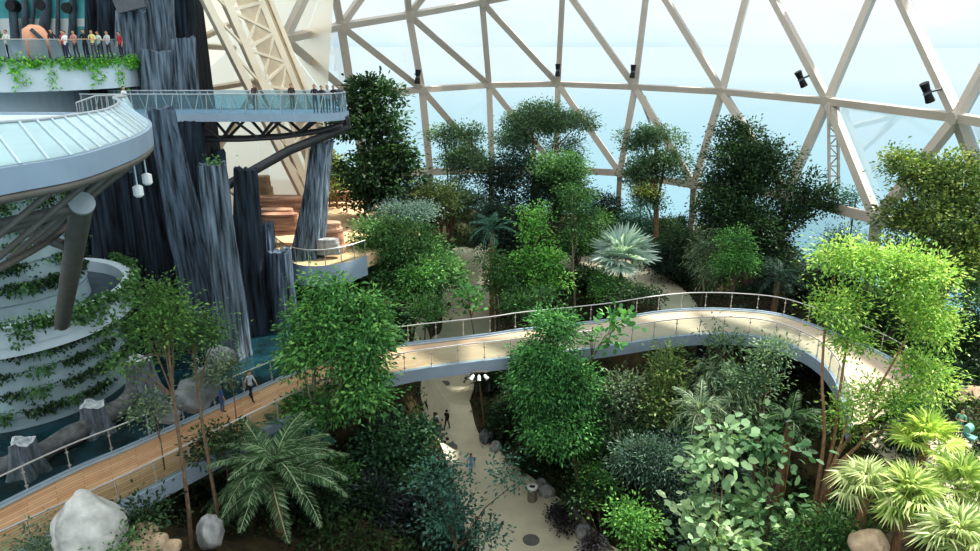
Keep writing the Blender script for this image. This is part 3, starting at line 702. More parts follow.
def date_palm(loc, label, trunk_h, L, nf, pal, w=.5, group=None, seed=1, n=46, tr=.22, arch=.6):
    root = empty('date_palm', loc, label, 'palm', group); rnd = random.Random(seed)
    if trunk_h > .1:
        tb = MB(); p = Vector(loc); pts = [p+Vector((0,0,trunk_h*i/6)) for i in range(7)]
        tb.tube(pts, [tr*(1.15-.2*i/6+.06*(i%2)) for i in range(7)], 10); tb.build('trunk', 'bark brown', root)
    ms = [frond_mesh('frond', L*s, w, n, pal, seed*10+k, arch=a) for k, (s, a) in enumerate([(1,arch),(.9,arch*1.5),(1.05,arch*.6)])]
    for i in range(nf):
        o = bpy.data.objects.new('frond', ms[i%3]); o.parent = root
        tilt = rnd.uniform(-.5,.25) if i < nf*.6 else rnd.uniform(-1.1,-.6)
        o.location = (0,0,trunk_h); o.rotation_euler = (rnd.uniform(-.2,.2), tilt, i*2.399+rnd.uniform(-.2,.2))
        C.objects.link(o)
    return root
def fan_mesh(name, R, pet, pal, seed, seg=26, span=4.4, cup=.25, droop=.5):
    rng = np.random.default_rng(seed); P = lin_arr(PAL[pal] if isinstance(pal, str) else pal)
    v = []; c = []
    ce = np.array([pet,0,pet*.25])
    for i in range(seg):
        a = -span/2+span*i/(seg-1); r = R*(.8+.2*math.cos(a*.6))*rng.uniform(.93,1.05); da = span/seg*.52
        d = np.array([math.cos(a), math.sin(a), cup*(1-abs(a)/3)]); e = np.array([-math.sin(a), math.cos(a), 0])
        m1 = ce+d*r*.55; tip = ce+d*r+np.array([0,0,-droop*r*rng.uniform(.3,1)])
        wdt = r*.55*da; t = rng.uniform(0,1); col = P[0]+(P[1]-P[0])*t*2 if t < .5 else P[1]+(P[2]-P[1])*(t-.5)*2
        z = np.array([0,0,.03*R*(1 if i%2 else -1)])
        v += [ce, m1-e*wdt+z, tip, m1+e*wdt-z]; c += [col]*4
    n = 5
    for k in range(n):
        a = np.array([pet*k/n,0,pet*.25*k/n]); b_ = np.array([pet*(k+1)/n,0,pet*.25*(k+1)/n])
        v += [a+[0,.02,0], a-[0,.02,0], b_-[0,.02,0], b_+[0,.02,0]]; c += [P[1]]*4
    return leaf_mesh(name, np.array(v), np.array(c))
def fan_palm(loc, label, trunk_h, R, nf, pal, seed=1, pet=.9, group=None, tr=.18, droop=.5, elev=(-1.3,.2)):
    root = empty('fan_palm', loc, label, 'palm', group); rnd = random.Random(seed)
    if trunk_h > .1:
        tb = MB(); p = Vector(loc); tb.tube([p+Vector((0,0,trunk_h*i/5)) for i in range(6)], [tr*(1.1-.15*i/5+.05*(i%2)) for i in range(6)], 10); tb.build('trunk', 'bark brown', root)
    ms = [fan_mesh('fan_leaf', R*s, pet*p_, pal, seed*10+k, droop=droop) for k, (s, p_) in enumerate([(1,1),(.85,1.2),(1.1,.9)])]
    for i in range(nf):
        o = bpy.data.objects.new('fan_leaf', ms[i%3]); o.parent = root; o.location = (0,0,trunk_h)
        o.rotation_euler = (rnd.uniform(-.35,.35), elev[0]+(elev[1]-elev[0])*((i+.5)/nf), i*2.399+rnd.uniform(-.25,.25)); C.objects.link(o)
    return root
def ground_px(px, py, d):   # plant whose crown is seen at (px,py) at depth d: returns base on the ground and the crown height
    p = up(px, py, d); g = H(p.x, p.y)-.1; return Vector((p.x, p.y, g)), max(.1, p.z-g)
gp, h = ground_px(274,482,32); date_palm(gp, 'feathery date palm with arching grey-green fronds beside the walkway', h, 3.8, 38, [(44,84,46),(76,112,72),(150,172,134)], w=.6, seed=3, n=90, arch=.66, )
gp, h = ground_px(292,440,35); date_palm(gp, 'small dark fern palm behind the feathery date palm', h, 2.3, 14, 'teal', w=.5, seed=5, n=30)
gp, h = ground_px(700,415,37); date_palm(gp, 'dusky palm half hidden under the drooping tree', h, 2.2, 14, 'grey', w=.45, seed=6, n=32)
gp, h = ground_px(790,425,35); date_palm(gp, 'dark feather palm in the shade under the bridge curve', h, 2.0, 14, 'dark', w=.45, seed=8, n=30)
gp, h = ground_px(492,232,60); date_palm(gp, 'bluish feather palm beside the inner path', h, 2.6, 16, 'teal', w=.5, seed=9, n=32)
gp, h = ground_px(778,280,55); date_palm(gp, 'dark green palm tuft below the broad dark tree', h, 2.4, 16, 'darkblue', w=.5, seed=10, n=30)
gp, h = ground_px(622,262,61); fan_palm(gp, 'silver-blue fan palm standing on the slope behind the bridge', h, 2.3, 17, [(120,146,142),(164,186,182),(206,220,216)], seed=2, pet=1.3, droop=.25, elev=(-1.25,.35))
for i, (px, py, d, R, nf, pal, lab, dr) in enumerate([
    (905,505,27.5,1.05,26,[(104,134,56),(158,178,96),(222,224,168)],'large sunlit fan palm with frayed pale leaves',.6),
    (925,445,30,.95,16,[(112,150,50),(166,190,84),(216,222,130)],'yellow-green fan palm behind the large frayed one',.4),
    (960,490,28,.95,16,[(92,128,52),(150,172,92),(210,216,152)],'fan palm with stiff green leaves beside the landing plaza',.4),
    (955,545,25.5,1.0,20,[(110,136,74),(160,176,120),(220,222,182)],'low pale fan palm at the lower corner of the view',.6),
    (866,494,28,.9,14,[(112,134,74),(162,176,118),(214,216,172)],'drooping pale fan palm reaching toward the multi-stemmed tree',.9)]):
    gp, h = ground_px(px, py, d); fan_palm(gp, lab, h, R, nf, pal, seed=20+i, pet=.8, droop=dr)

# ------------------------------------------------------------------ understory and ground cover
PX_ = [np.array([(a.x,a.y) for a, b in P]+[(b.x,b.y) for a, b in P[::-1]]) for P in (PATH1, PATH2)]
def free(X, Y, pad=0):
    X = np.asarray(X, float); Y = np.asarray(Y, float); ok = ~inpoly(X, Y, PP)
    for P in PX_:
        for dx, dy in ((0,0),(pad,0),(-pad,0),(0,pad),(0,-pad)): ok &= ~inpoly(X+dx, Y+dy, P)
    return ok
rng = np.random.default_rng(11)
X = rng.uniform(-20, 32, 9000); Y = rng.uniform(26, 88, 9000)
keep = free(X, Y, .5) & (np.abs(X) < Y*.78+3) & ~((X < -8)&(Y > 40)&(Y < 74))
X, Y = X[keep], Y[keep]; Z = HV(X, Y)
per = 22; ki = np.repeat(np.arange(len(X)), per); N = len(ki)
o = rng.normal(size=(N,3))*[.38,.38,.16]; pos = np.stack([X,Y,Z+.18],1)[ki]+o; pos[:,2] = np.maximum(pos[:,2], Z[ki]+.02)
dirs = rng.normal(size=(N,3))*.6; dirs[:,2] += .5
P = lin_arr([(34,56,28),(52,80,38),(80,112,54)]); t = np.clip(rng.normal(.4,.25,len(X))[ki]+rng.normal(0,.15,N),0,1)[:,None]
col = np.where(t < .5, P[0]+(P[1]-P[0])*t*2, P[1]+(P[2]-P[1])*(t-.5)*2)
v, c = leaf_arrays(pos, dirs, rng.uniform(.2,.42,N), rng.uniform(.08,.18,N), col, rng)
finish(bpy.data.objects.new('ground_cover', leaf_mesh('ground_cover', v, c)), label='low leafy ground cover over the garden soil', cat='ground cover', kind='stuff')
protos = []
for k, (pal, L, W, lab) in enumerate([('dark',.3,.15,'low dark green understory shrub in the shade of the garden trees'),('darkblue',.34,.12,'low bluish understory shrub in the shade of the garden trees'),('mid',.3,.16,'low mid green understory shrub between the garden trees')]):
    root = empty('understory_shrub', (0,0,-50), lab, 'shrub', lab.split(' in ')[0].split(' between')[0]+'s')
    sb = subblobs([(Vector((0,0,-49.1)), (1.0,1.0,.8))], random.Random(k), 6)
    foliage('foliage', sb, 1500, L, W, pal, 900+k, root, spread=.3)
    tb = MB()
    for s in range(4): tb.tube([(0,0,-50),(math.cos(s*1.6)*.2,math.sin(s*1.6)*.2,-49.5),(math.cos(s*1.6)*.5,math.sin(s*1.6)*.5,-48.9)], [.035,.025,.012], 5)
    tb.build('stem', 'bark grey', root); protos.append(root)
rnd = random.Random(5); placed = [0,0,0]; cnt = 0
while cnt < 110:
    x, y = rnd.uniform(-18,30), rnd.uniform(28,84)
    if abs(x) > y*.72 or not free([x],[y],1.2)[0] or (x < -7.5 and 38 < y < 74): continue
    k = rnd.choices((0,1,2), (.45,.3,.25))[0]; z = H(x,y)-.05
    ro, s = rnd.uniform(0,6.28), rnd.uniform(.7,1.35)
    if not placed[k]: o_ = protos[k]; o_.location = (x,y,z); o_.rotation_euler = (0,0,ro); o_.scale = (s,s,s)
    else: copy_tree(protos[k], (x,y,z), ro, scale=s)
    placed[k] += 1; cnt += 1
# =================================================================== footbridge
BZ = 10.0
def cr(P, sub):
    P = [Vector(p) for p in P]; out = []
    for i in range(len(P)-1):
        p0, p1, p2, p3 = P[max(i-1,0)], P[i], P[i+1], P[min(i+2,len(P)-1)]
        for k in range(sub):
            t = k/sub; out.append(.5*((2*p1)+(p2-p0)*t+(2*p0-5*p1+4*p2-p3)*t*t+(3*p1-p0-3*p2+p3)*t**3))
    out.append(P[-1]); return out
def resample(P, n):
    P = [Vector(p) for p in P]; s = [0]
    for a, b_ in zip(P[:-1], P[1:]): s.append(s[-1]+(b_-a).length)
    out = []; j = 0
    for i in range(n):
        t = s[-1]*i/(n-1)
        while j < len(P)-2 and s[j+1] < t: j += 1
        u = (t-s[j])/max(1e-9, s[j+1]-s[j]); out.append(P[j].lerp(P[j+1], min(1,max(0,u))))
    return out, s[-1]
FAR = [(-70,541),(65,474),(127,448),(200,415),(250,392),(300,371),(350,355),(395,346),(489,335),(522,330),(604,321),(650,313.5),(690,309.5),(735,310),(780,315),(822,329),(852,341),(875,351),(895,362),(915,376),(932,395)]
NEAR = [(-70,597),(125,503),(175,477),(242,442),(295,415),(345,392),(395,375),(440,367),(489,361),(560,353),(615,346),(660,339),(697,335.5),(735,335),(772,340),(800,350.5),(820,363),(833,378),(840,394),(845,410),(850,428)]
farP = cr([onz(x,y,BZ) for x,y in FAR], 6); nearP = cr([onz(x,y,BZ) for x,y in NEAR], 6)
NB = 110
farS, lf = resample(farP, NB); nearS, ln_ = resample(nearP, NB)
br = empty('footbridge', onz(440,367,BZ), 'curving timber-decked footbridge with glass railings sweeping across the garden', 'bridge')
b = MB(); b.uv = []
vs = []; L = 0; W = 3.0
for i in range(NB):
    if i: L += ((farS[i]-farS[i-1]).length+(nearS[i]-nearS[i-1]).length)/2
    for k in range(5): vs.append(farS[i].lerp(nearS[i], k/4)); b.uv.append((L, k/4*W))
b.add(vs, [(i*5+k, (i+1)*5+k, (i+1)*5+k+1, i*5+k+1) for i in range(NB-1) for k in range(4)])
deck = b.build('deck', 'deck', br)
def edge_dirs(S, O):
    return [((S[i]-O[i])*Vector((1,1,0))).normalized() for i in range(len(S))]
fo, no = edge_dirs(farS, nearS), edge_dirs(nearS, farS)
def sweep(name, S, D, prof, m, parent):
    b = MB(); n = len(prof); vs = []
    for p, d in zip(S, D): vs += [p+d*a+Vector((0,0,z)) for a, z in prof]
    b.add(vs, [(i*n+k, i*n+(k+1)%n, (i+1)*n+(k+1)%n, (i+1)*n+k) for i in range(len(S)-1) for k in range(n)])
    b.add(vs[:n], [list(range(n))]); b.add(vs[-n:], [list(range(n))[::-1]])
    return b.build(name, m, parent)
for S, D, s in ((farS, fo, 1), (nearS, no, 1)):
    sweep('edge_beam', S, D, [(-.06,.10),(.12,.10),(.16,-.62),(-.06,-.62)], 'bridge fascia', br)
    sweep('kerb', S, D, [(-.30,.015),(-.30,.05),(-.06,.05),(-.06,.015)], 'steel', br)
under = MB(); vs = []
for i in range(NB): vs += [farS[i]+Vector((0,0,-.6)), farS[i].lerp(nearS[i],.3)+Vector((0,0,-1.0)), farS[i].lerp(nearS[i],.7)+Vector((0,0,-1.0)), nearS[i]+Vector((0,0,-.6))]
under.add(vs, [(i*4+k, i*4+k+1, (i+1)*4+k+1, (i+1)*4+k) for i in range(NB-1) for k in range(3)]); under.build('underside', 'bridge under', br)
RH = 1.25
for S, D, nm in ((farS, fo, 'railing'), (nearS, no, 'railing')):
    rail = [p+d*.02+Vector((0,0,RH)) for p, d in zip(S, D)]
    hb = MB(); hb.tube(rail, .042, 8); h_ = hb.build('railing', 'rail steel', br)
    S2, _ = resample([p+d*.02 for p, d in zip(S, D)], 37)
    for i in range(37):
        p = S2[i]; t = (S2[min(i+1,36)]-S2[max(i-1,0)]).normalized(); R = Matrix((t, t.cross(Vector((0,0,1))), Vector((0,0,1)))).transposed()
        pb = MB(); pb.box(p+Vector((0,0,RH/2)), (.035,.06,RH), R); pb.box(p+Vector((0,0,.3)), (.12,.09,.06), R); pb.box(p+Vector((0,0,.95)), (.12,.09,.06), R)
        pb.build('post', 'rail steel', h_)
        if i < 36:
            q = S2[i+1]; a, c = p.lerp(q,.03), p.lerp(q,.97)
            gb = MB(); gb.add([a+Vector((0,0,.12)), c+Vector((0,0,.12)), c+Vector((0,0,RH-.08)), a+Vector((0,0,RH-.08))], [(0,1,2,3)])
            gb.build('glass_panel', 'rail glass', h_)
for (px, py) in [(560,350),(700,333),(820,363)]:     # piers standing in the planting
    i = min(range(NB), key=lambda k: (nearS[k]-onz(px,py,BZ)).length); p = farS[i].lerp(nearS[i],.5); g = H(p.x,p.y)
    MB().tube([(p.x,p.y,g-.3),(p.x,p.y,BZ-.9)], .32, 14).build('pier', 'bridge under', br)
# triple projector heads hanging under the bridge edge
p0 = onz(479,366,BZ)+Vector((0,-.25,-.45))
t = empty('projector_cluster', p0, 'three white projector heads clamped under the bridge edge above the path', 'projector')
MB().beam(p0+Vector((-.5,.15,.12)), p0+Vector((.5,.15,.12)), .08, .08).build('mounting_bar', 'grey steel', t)
for k, (dx, dd) in enumerate([(-.3,(-.5,-.5,-.6)),(0,(0,-.5,-.8)),(.3,(.6,-.5,-.45))]):
    a = p0+Vector((dx,0,0)); d = Vector(dd).normalized(); hb = MB(); hb.tube([a, a+d*.1, a+d*.34], [.06,.1,.12], 12); hb.build('lamp_head', 'lamp white', t)
for px in (476,489):
    p = onz(px,380,BZ-.9); p = onz(px,368,BZ)+Vector((0,.6,-1.0))
    t = empty('spotlight', p, 'small black spotlight hanging under the bridge %s' % ('beneath the white projector heads' if px < 480 else 'just past the white projector heads'), 'spotlight')
    MB().tube([p, p-Vector((0,0,.35))], .04, 6).build('stem', 'black', t); MB().tube([p-Vector((0,0,.3)), p-Vector((0,.1,.75))], [.12,.17], 10).build('lamp_head', 'black', t)

# =================================================================== tower: terraces, drums, columns
wt = MB(); wt.prism([(-44,56.5),(-25.5,56.5),(-24.2,58),(-24.5,64),(-44,64)], 8.2, 44); wt.build('wall_tower', 'core rock', label='dark rough rock core of the tower behind the columns', cat='wall', kind='structure')
wt = MB(); wt.prism([(-33,45),(-20.5,46.5),(-19.6,48.5),(-23,54.3),(-33,54.3)], 8.2, 21.0); wt.build('wall_tower_recess', 'core rock', label='dark rock recess behind the lower columns', cat='wall', kind='structure')
def arc_terrace(name, label, c, r, z0, z1, zf, parent_parts): ...
# upper terrace with spectators
CU = (-31.6, 51.2); RU = 7.0; DU = 26.95
ut = empty('upper_terrace', (CU[0], CU[1], 25.6), 'white upper terrace with a planted edge where spectators stand', 'terrace')
b = MB(); b.arcwall(CU, RU-.5, RU, 25.0, 26.75, -PI*.98, PI*.25, 60); b.build('fascia', 'white fascia', ut)
b = MB(); b.prism([(CU[0]+math.cos(a)*(RU-.3), CU[1]+math.sin(a)*(RU-.3)) for a in [i*2*PI/48 for i in range(48)]], 25.7, 26.9); b.build('deck', 'terrace floor', ut)
b = MB(); b.prism([(CU[0]-.8+math.cos(a)*3.6, CU[1]-.2+math.sin(a)*3.6) for a in [i*2*PI/48 for i in range(48)]], 20.5, 25.7); b.build('drum', 'white fascia', ut)
hb = MB(); ang = [-PI*.95+i*(PI*1.1)/40 for i in range(41)]
hb.tube([(CU[0]+math.cos(a)*(RU-.6), CU[1]+math.sin(a)*(RU-.6), DU+1.15) for a in ang], .035, 6); hr = hb.build('railing', 'rail steel', ut)
for i in range(0, 40, 2):
    a, c = ang[i]+.01, ang[i+2]-.01; gb = MB()
    gb.add([(CU[0]+math.cos(q)*(RU-.6), CU[1]+math.sin(q)*(RU-.6), z) for q, z in ((a,DU),(c,DU),(c,DU+1.1),(a,DU+1.1))], [(0,1,2,3)]); gb.build('glass_panel', 'terrace glass', hr)
# mural wall
mw = empty('mural_wall', (-32, 53.6, 26.6), 'teal mural wall with dark tree trunk reliefs behind the spectators', 'mural wall')
b = MB(); b.box((-33, 54.2, 32.6), (16, .3, 6.4)); b.build('upper_panel', 'teal mural', mw)
b = MB(); b.box((-33, 54.15, 28.1), (16, .3, 2.9)); b.build('lower_panel', 'white wall', mw)
b = MB(); b.box((-28.6, 53.95, 28.2), (3.2, .1, 1.6)); b.build('teal_panel', 'teal mural', mw)
for xt, xb, w in [(2,16,.55),(20,24,.5),(45,42,.7),(60,58,.3),(-8,-6,.5),(72,72,.5),(34,30,.25)]:
    p, q = ony(xt, -30, 53.7), ony(xb, 46, 53.7); md = p.lerp(q,.5)+Vector((.25*math.sin(xt),0,0))
    b = MB(); b.tube([q, md, p], [w*.62,w*.45,w*.4], 10); b.build('trunk_relief', 'mural trunk', mw)
for px, py in [(12,6),(42,5),(68,8)]:
    p = ony(px, py, 53.6); b = MB(); b.tube([p+Vector((0,.4,0)), p-Vector((0,.25,0))], [.42,.36], 16)
    b.build('round_speaker', 'black', mw)
# ring planter terrace (mid level)
CM = (-26.5, 36.0); RM = 6.2
rt = empty('ring_terrace', (CM[0], CM[1], 13.5), 'white ring terrace with a planter of trailing vines around the tower', 'terrace')
a0, a1 = -PI*.95, PI*.45
b = MB(); b.arcwall(CM, RM-.45, RM, 14.0, 15.05, a0, a1, 70, r1t=RM+.12); b.build('planter_wall', 'white fascia', rt)
b = MB(); b.arcwall(CM, RM-.7, RM-.12, 13.45, 14.0, a0, a1, 70); b.build('lower_band', 'white fascia', rt)
b = MB(); b.prism([(CM[0]+math.cos(a)*(RM-.4), CM[1]+math.sin(a)*(RM-.4)) for a in [i*2*PI/60 for i in range(60)]], 13.6, 14.35); b.build('walkway_floor', 'terrace floor', rt)
def drum(label, r0, r1, z0, z1, rows):
    t = empty('planted_drum', (CM[0], CM[1], z0), label, 'planted wall')
    b = MB(); n = 64; bands = rows
    for k in range(bands):
        za, zb = z0+(z1-z0)*k/bands, z0+(z1-z0)*(k+1)/bands; ra, rb = r0+(r1-r0)*k/bands, r0+(r1-r0)*(k+1)/bands
        b.arcwall(CM, ra-.4, ra+.05, za, zb-.12, a0, a1, n, r1t=rb-.02)
        b.arcwall(CM, ra-.4, ra-.1, zb-.12, zb, a0, a1, n)
    b.build('wall', 'drum white', t)
    return t
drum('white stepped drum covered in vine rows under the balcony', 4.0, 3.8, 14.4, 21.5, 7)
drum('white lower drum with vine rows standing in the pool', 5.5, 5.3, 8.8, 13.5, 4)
# clumps
def clump_proto(name, n, w, hgt, hang, pal, seed, L=.22, W=.13):
    rng = np.random.default_rng(seed)
    o = rng.normal(size=(n,3))*[w*.5,.1,.12]; o[:,1] = -np.abs(o[:,1])-.05
    dn = rng.random(n)**1.5*hang; strand = np.round(rng.uniform(-2,2,n))*w*.22
    m_ = rng.random(n) < .55
    o[:,2] -= np.where(m_, dn, 0); o[:,0] = np.where(m_, strand+rng.normal(size=n)*.06, o[:,0]); o[:,2] += np.where(m_, 0, np.abs(rng.normal(size=n))*hgt)
    d = rng.normal(size=(n,3))*.6; d[:,1] -= .6; d[:,2] -= .35
    P = lin_arr(PAL[pal]); t = np.clip(rng.normal(.5,.28,n),0,1)[:,None]
    col = np.where(t < .5, P[0]+(P[1]-P[0])*t*2, P[1]+(P[2]-P[1])*(t-.5)*2)
    v, c = leaf_arrays(o, d, rng.uniform(.7,1.3,n)*L, rng.uniform(.7,1.3,n)*W, col, rng)
    return leaf_mesh(name, v, c)
def vines(name, label, group, cat, meshes, spots):
    for i, (x, y, z, rz, s) in enumerate(spots):
        o = bpy.data.objects.new(name, meshes[i%len(meshes)]); o.location = (x,y,z); o.rotation_euler = (0,0,rz); o.scale = (s,s,s)
        finish(o, None, label, cat, group)
rnd = random.Random(21)
vm = [clump_proto('trailing_vine', 170, 1.0, .22, h_, 'mid', 40+i, .26, .15) for i, h_ in enumerate((.5,1.1,.3,.7))]
sp = [(CM[0]+math.cos(a)*(RM+.05), CM[1]+math.sin(a)*(RM+.05), 15.1, a+PI/2, rnd.uniform(.8,1.2)) for a in [-1.75+i*.165+rnd.uniform(-.04,.04) for i in range(18)]]
vines('trailing_vine', 'green vine trailing over the rim of the white ring terrace', 'trailing vines on the ring terrace', 'vine', vm, sp)
vu = [clump_proto('trailing_vine', 150, 1.1, .22, h_, 'bright', 50+i, .32, .16) for i, h_ in enumerate((.4,1.6,.3,2.6,.6))]
sp = [(CU[0]+math.cos(a)*(RU+.02), CU[1]+math.sin(a)*(RU+.02), 26.72, a+PI/2, rnd.uniform(.6,.85)) for a in [-1.95+i*.125+rnd.uniform(-.03,.03) for i in range(16)]]
vines('trailing_vine', 'bright green vine trailing over the edge of the upper terrace', 'trailing vines on the upper terrace', 'vine', vu, sp)
vd = [clump_proto('wall_vine', 120, 1.2, .1, .35, p_, 60+i, .24, .13) for i, p_ in enumerate(('dark','mid','dark'))]
sp = []
for (r0, z0, z1, rows) in ((4.0,14.4,21.5,7),(5.5,9.3,13.5,4)):
    for k in range(1 if r0 < 5 else 0, rows):
        z = z0+(z1-z0)*(k+1)/rows-.1
        for j in range(15):
            a = -1.75+j*.165+rnd.uniform(-.06,.06)
            if rnd.random() < .3: continue
            sp.append((CM[0]+math.cos(a)*(r0+.02), CM[1]+math.sin(a)*(r0+.02), z, a+PI/2, rnd.uniform(.7,1.05)))
vines('wall_vine', 'small dark green vine growing in a row on the white tower drum', 'vines in rows on the tower drums', 'wall vine', vd, sp)
# rock columns
def column(label, xt, yt, xb, yb, wt, wb, Y, m='column rock', flat=True, z0=None, name='rock_column', group=None):
    a, c = ony(xb, yb, Y), ony(xt, yt, Y)
    if z0 is not None:
        k = (z0-a.z)/(c.z-a.z); a = a.lerp(c, k)
    sd = hash((xt, yb)) % 1000
    dep = lambda p: (p-Vector((0,0,CZ))).dot(Vector((0,CT,-ST)))
    ra, rc = wb/2*dep(a)/F, wt/2*dep(c)/F
    n, h = 72, 34; vs = []; rn = random.Random(int(xt*7+yb))
    ph = [rn.uniform(0,6.28) for _ in range(8)]
    for i in range(h+1):
        t = i/h; p = a.lerp(c, t); R = ra+(rc-ra)*t
        if t < .12: R *= 1+.12*(1-t/.12)**2
        for k in range(n):
            an = 2*PI*k/n
            ca, sa = math.cos(an), math.sin(an); zz = (p.z)*1.0
            n1 = noise.noise(Vector((ca*1.6+ph[0], sa*1.6, zz*.05+ph[1]))); n2 = noise.noise(Vector((ca*3.6+ph[2], sa*3.6, zz*.12+ph[3]))); n3 = noise.noise(Vector((ca*8+ph[4], sa*8, zz*.3+ph[5])))
            q = 1+.22*n1+.26*(abs(n2)*1.6-.35)+.12*n3
            top = .35*noise.noise(Vector((math.cos(an)*2+ph[5], math.sin(an)*2, 0))) if i == h else 0
            vs.append((p.x+math.cos(an)*R*q, p.y+math.sin(an)*R*q, p.z+top))
    b = MB(); b.add(vs, [(i*n+k, i*n+(k+1)%n, (i+1)*n+(k+1)%n, (i+1)*n+k) for i in range(h) for k in range(n)], 0, True)
    tp = vs[-n:]; cx = Vector((c.x, c.y, c.z-.12)); b.add(tp+[tuple(cx)], [(k,(k+1)%n,n) for k in range(n)], 0)
    base = Vector((a.x, a.y, a.z))
    return b.build(name, m, None, label, 'rock column', group, at=base)
column('tall blue-grey rock column with a cut top rising beside the balcony tip', 160,109, 209,348, 26,40, 42, z0=8.7)
column('blue-grey rock column with a tuft on top standing in the pool', 211,164, 233,358, 25,32, 40, 'column rock pale', z0=8.7)
column('dark rock column with a flat top under the end of the brace pipe', 246,169, 255,332, 21,26, 44, 'column rock dark', z0=8.7)
column('short dark rock column between the flat-topped ones', 264,223, 268,310, 15,20, 46, z0=8.7)
column('short stubby rock column nearest the lower terrace', 280,250, 284,318, 21,27, 44.5, z0=8.7)
column('leaning trunk-like rock column propping the platform end', 322,142, 307,250, 18,28, 48.2, 'column rock pale', z0=13.2)
column('bark-textured rock column beside the upper terrace railing', 132,11, 146,300, 25,36, 51.5, 'column rock pale', z0=8.7)
column('tallest bark-textured rock column reaching out of the picture', 156,-40, 168,300, 27,38, 52.5, 'column rock pale', z0=8.7)
column('stepped rock column in front of the tallest one', 158,50, 172,300, 27,38, 51, 'column rock pale', z0=8.7)
column('rock column with a flat top against the bright dome bays', 184,38, 195,300, 20,32, 51.5, 'column rock pale', z0=8.7)
column('dark rock column behind the flat-topped one at the top edge', 178,-40, 184,120, 25,27, 55, 'column rock dark')
column('dark rock column behind the spectators', 108,-40, 112,100, 20,26, 52, 'column rock dark')
column('slim dark rock column at the end of the mural wall', 90,-40, 93,80, 10,12, 53, 'column rock dark')
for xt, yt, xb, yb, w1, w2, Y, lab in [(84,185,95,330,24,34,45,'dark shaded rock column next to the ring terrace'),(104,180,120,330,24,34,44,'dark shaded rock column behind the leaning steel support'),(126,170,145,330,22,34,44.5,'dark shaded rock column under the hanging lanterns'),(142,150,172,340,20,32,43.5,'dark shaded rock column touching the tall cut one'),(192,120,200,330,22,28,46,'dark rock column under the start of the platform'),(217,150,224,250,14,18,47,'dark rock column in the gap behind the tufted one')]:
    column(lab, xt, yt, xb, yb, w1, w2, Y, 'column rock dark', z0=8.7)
t_ = clump_proto('tuft', 90, .7, .25, .1, 'mid', 77)
o = bpy.data.objects.new('grass_tuft', t_); o.location = ony(215,163,40); finish(o, None, 'green tuft growing on top of the rock column in the pool', 'plant')
b = MB(); b.beam(ony(116,6,50), ony(144,-1,50.5), .9, 1.0); b.build('concrete_beam', 'lamp grey', None, 'dark concrete beam between the tall columns at the top edge', 'beam', at=ony(130,2,50))
b = MB(); b.beam(ony(164,60,53), ony(184,60,53), .6, .8); b.beam(ony(164,47,53), ony(184,47,53), .6, 1.0, 1); b.build('pale_beam', ['lamp grey','white wall'], None, 'pale concrete beam between two bark-textured columns', 'beam', at=ony(174,55,47))
# =================================================================== near balcony
BZ2 = 25.0
EP = cr([onz(x,y,BZ2) for x,y in [(-330,300),(-120,192),(0,169.5),(75,157),(120,143.5),(140,135.5),(149,129),(150.5,124),(145,119),(128,115.5),(95,113.5),(50,113),(0,113),(-60,113)]], 8)
EPs, _ = resample(EP, 90)
def inward(i):
    t = (EPs[min(i+1,89)]-EPs[max(i-1,0)]).normalized(); return Vector((-t.y, t.x, 0))
bal = empty('balcony', EPs[30], 'white curved balcony with sloping glass parapet carried on steel pipes', 'balcony')
b = MB(); b.prism([(p.x,p.y) for p in EPs], 24.55, 24.95); b.build('deck', 'white fascia', bal)
b = MB(); vs = []
for i, p in enumerate(EPs):
    nn = inward(i); vs += [p-nn*.05+Vector((0,0,.03)), p-nn*.02+Vector((0,0,-.62)), p+nn*.35+Vector((0,0,-.62)), p+nn*.3+Vector((0,0,.03))]
b.add(vs, [(i*4+k, i*4+(k+1)%4, (i+1)*4+(k+1)%4, (i+1)*4+k) for i in range(89) for k in range(4)]); b.build('fascia', 'fascia grey', bal)
b = MB(); b.tube([EPs[i]+inward(i)*.12+Vector((0,0,-.74)) for i in range(90)], .14, 8); b.build('edge_pipe', 'grey steel', bal)
TOPI = lambda i: EPs[i]+inward(i)*(.95 if i < 62 else .4)+Vector((0,0,1.12-.26*min(1,max(0,(i-18)/26))))
b = MB(); b.tube([TOPI(i) for i in range(0,66)], .05, 8); hr = b.build('railing', 'steel', bal)
for i in range(0, 64, 2):
    A_ = lambda k: EPs[k]+inward(k)*.08+Vector((0,0,.05))
    gb = MB(); gb.add([A_(i), A_(i+1), A_(i+2), TOPI(i+2), TOPI(i+1), TOPI(i)], [(0,1,4,5),(1,2,3,4)]); gb.build('glass_panel', 'balcony glass', hr)
    MB().beam(A_(i), TOPI(i), .05, .08).build('mullion', 'white fascia', hr)
cap = up(82,203,21.0); foot = up(62,324,33.6); foot.z = max(foot.z, 14.4)
ud = (cap-foot).normalized()
b = MB(); b.tube([foot, foot.lerp(cap,.5), cap], [.33,.34,.32], 20); b.tube([cap-ud*.1, cap+ud*.03], .36, 20, mi=1); b.build('support_column', ['grey steel','steel'], bal)
for p in [up(77,172,21.2), up(-40,232,19), up(-45,245,19.5)]:
    b = MB(); b.tube([cap-ud*.25, p], .15, 12); b.build('strut', 'grey steel', bal)
b = MB(); b.tube([foot.lerp(cap,.72), up(15,226,23), up(-40,215,24)], .18, 12); b.build('strut', 'grey steel', bal)
for i in range(14, 56, 4):
    p = EPs[i]+inward(i)*.2+Vector((0,0,-.8)); q = p+Vector((-2.6,-1.6,-2.3)) if i < 45 else p+Vector((-2.2,-2.2,-2.0))
    b = MB(); b.tube([p, q], .09, 8); b.build('truss_pipe', 'grey steel', bal)
for off in (2.6,):
    b = MB(); b.tube([EPs[i]+Vector((-2.6,-1.6,-2.3))*(off/2.6)+Vector((0,0,-.8)) for i in range(14,52)], .12, 8); b.build('ring_pipe', 'grey steel', bal)
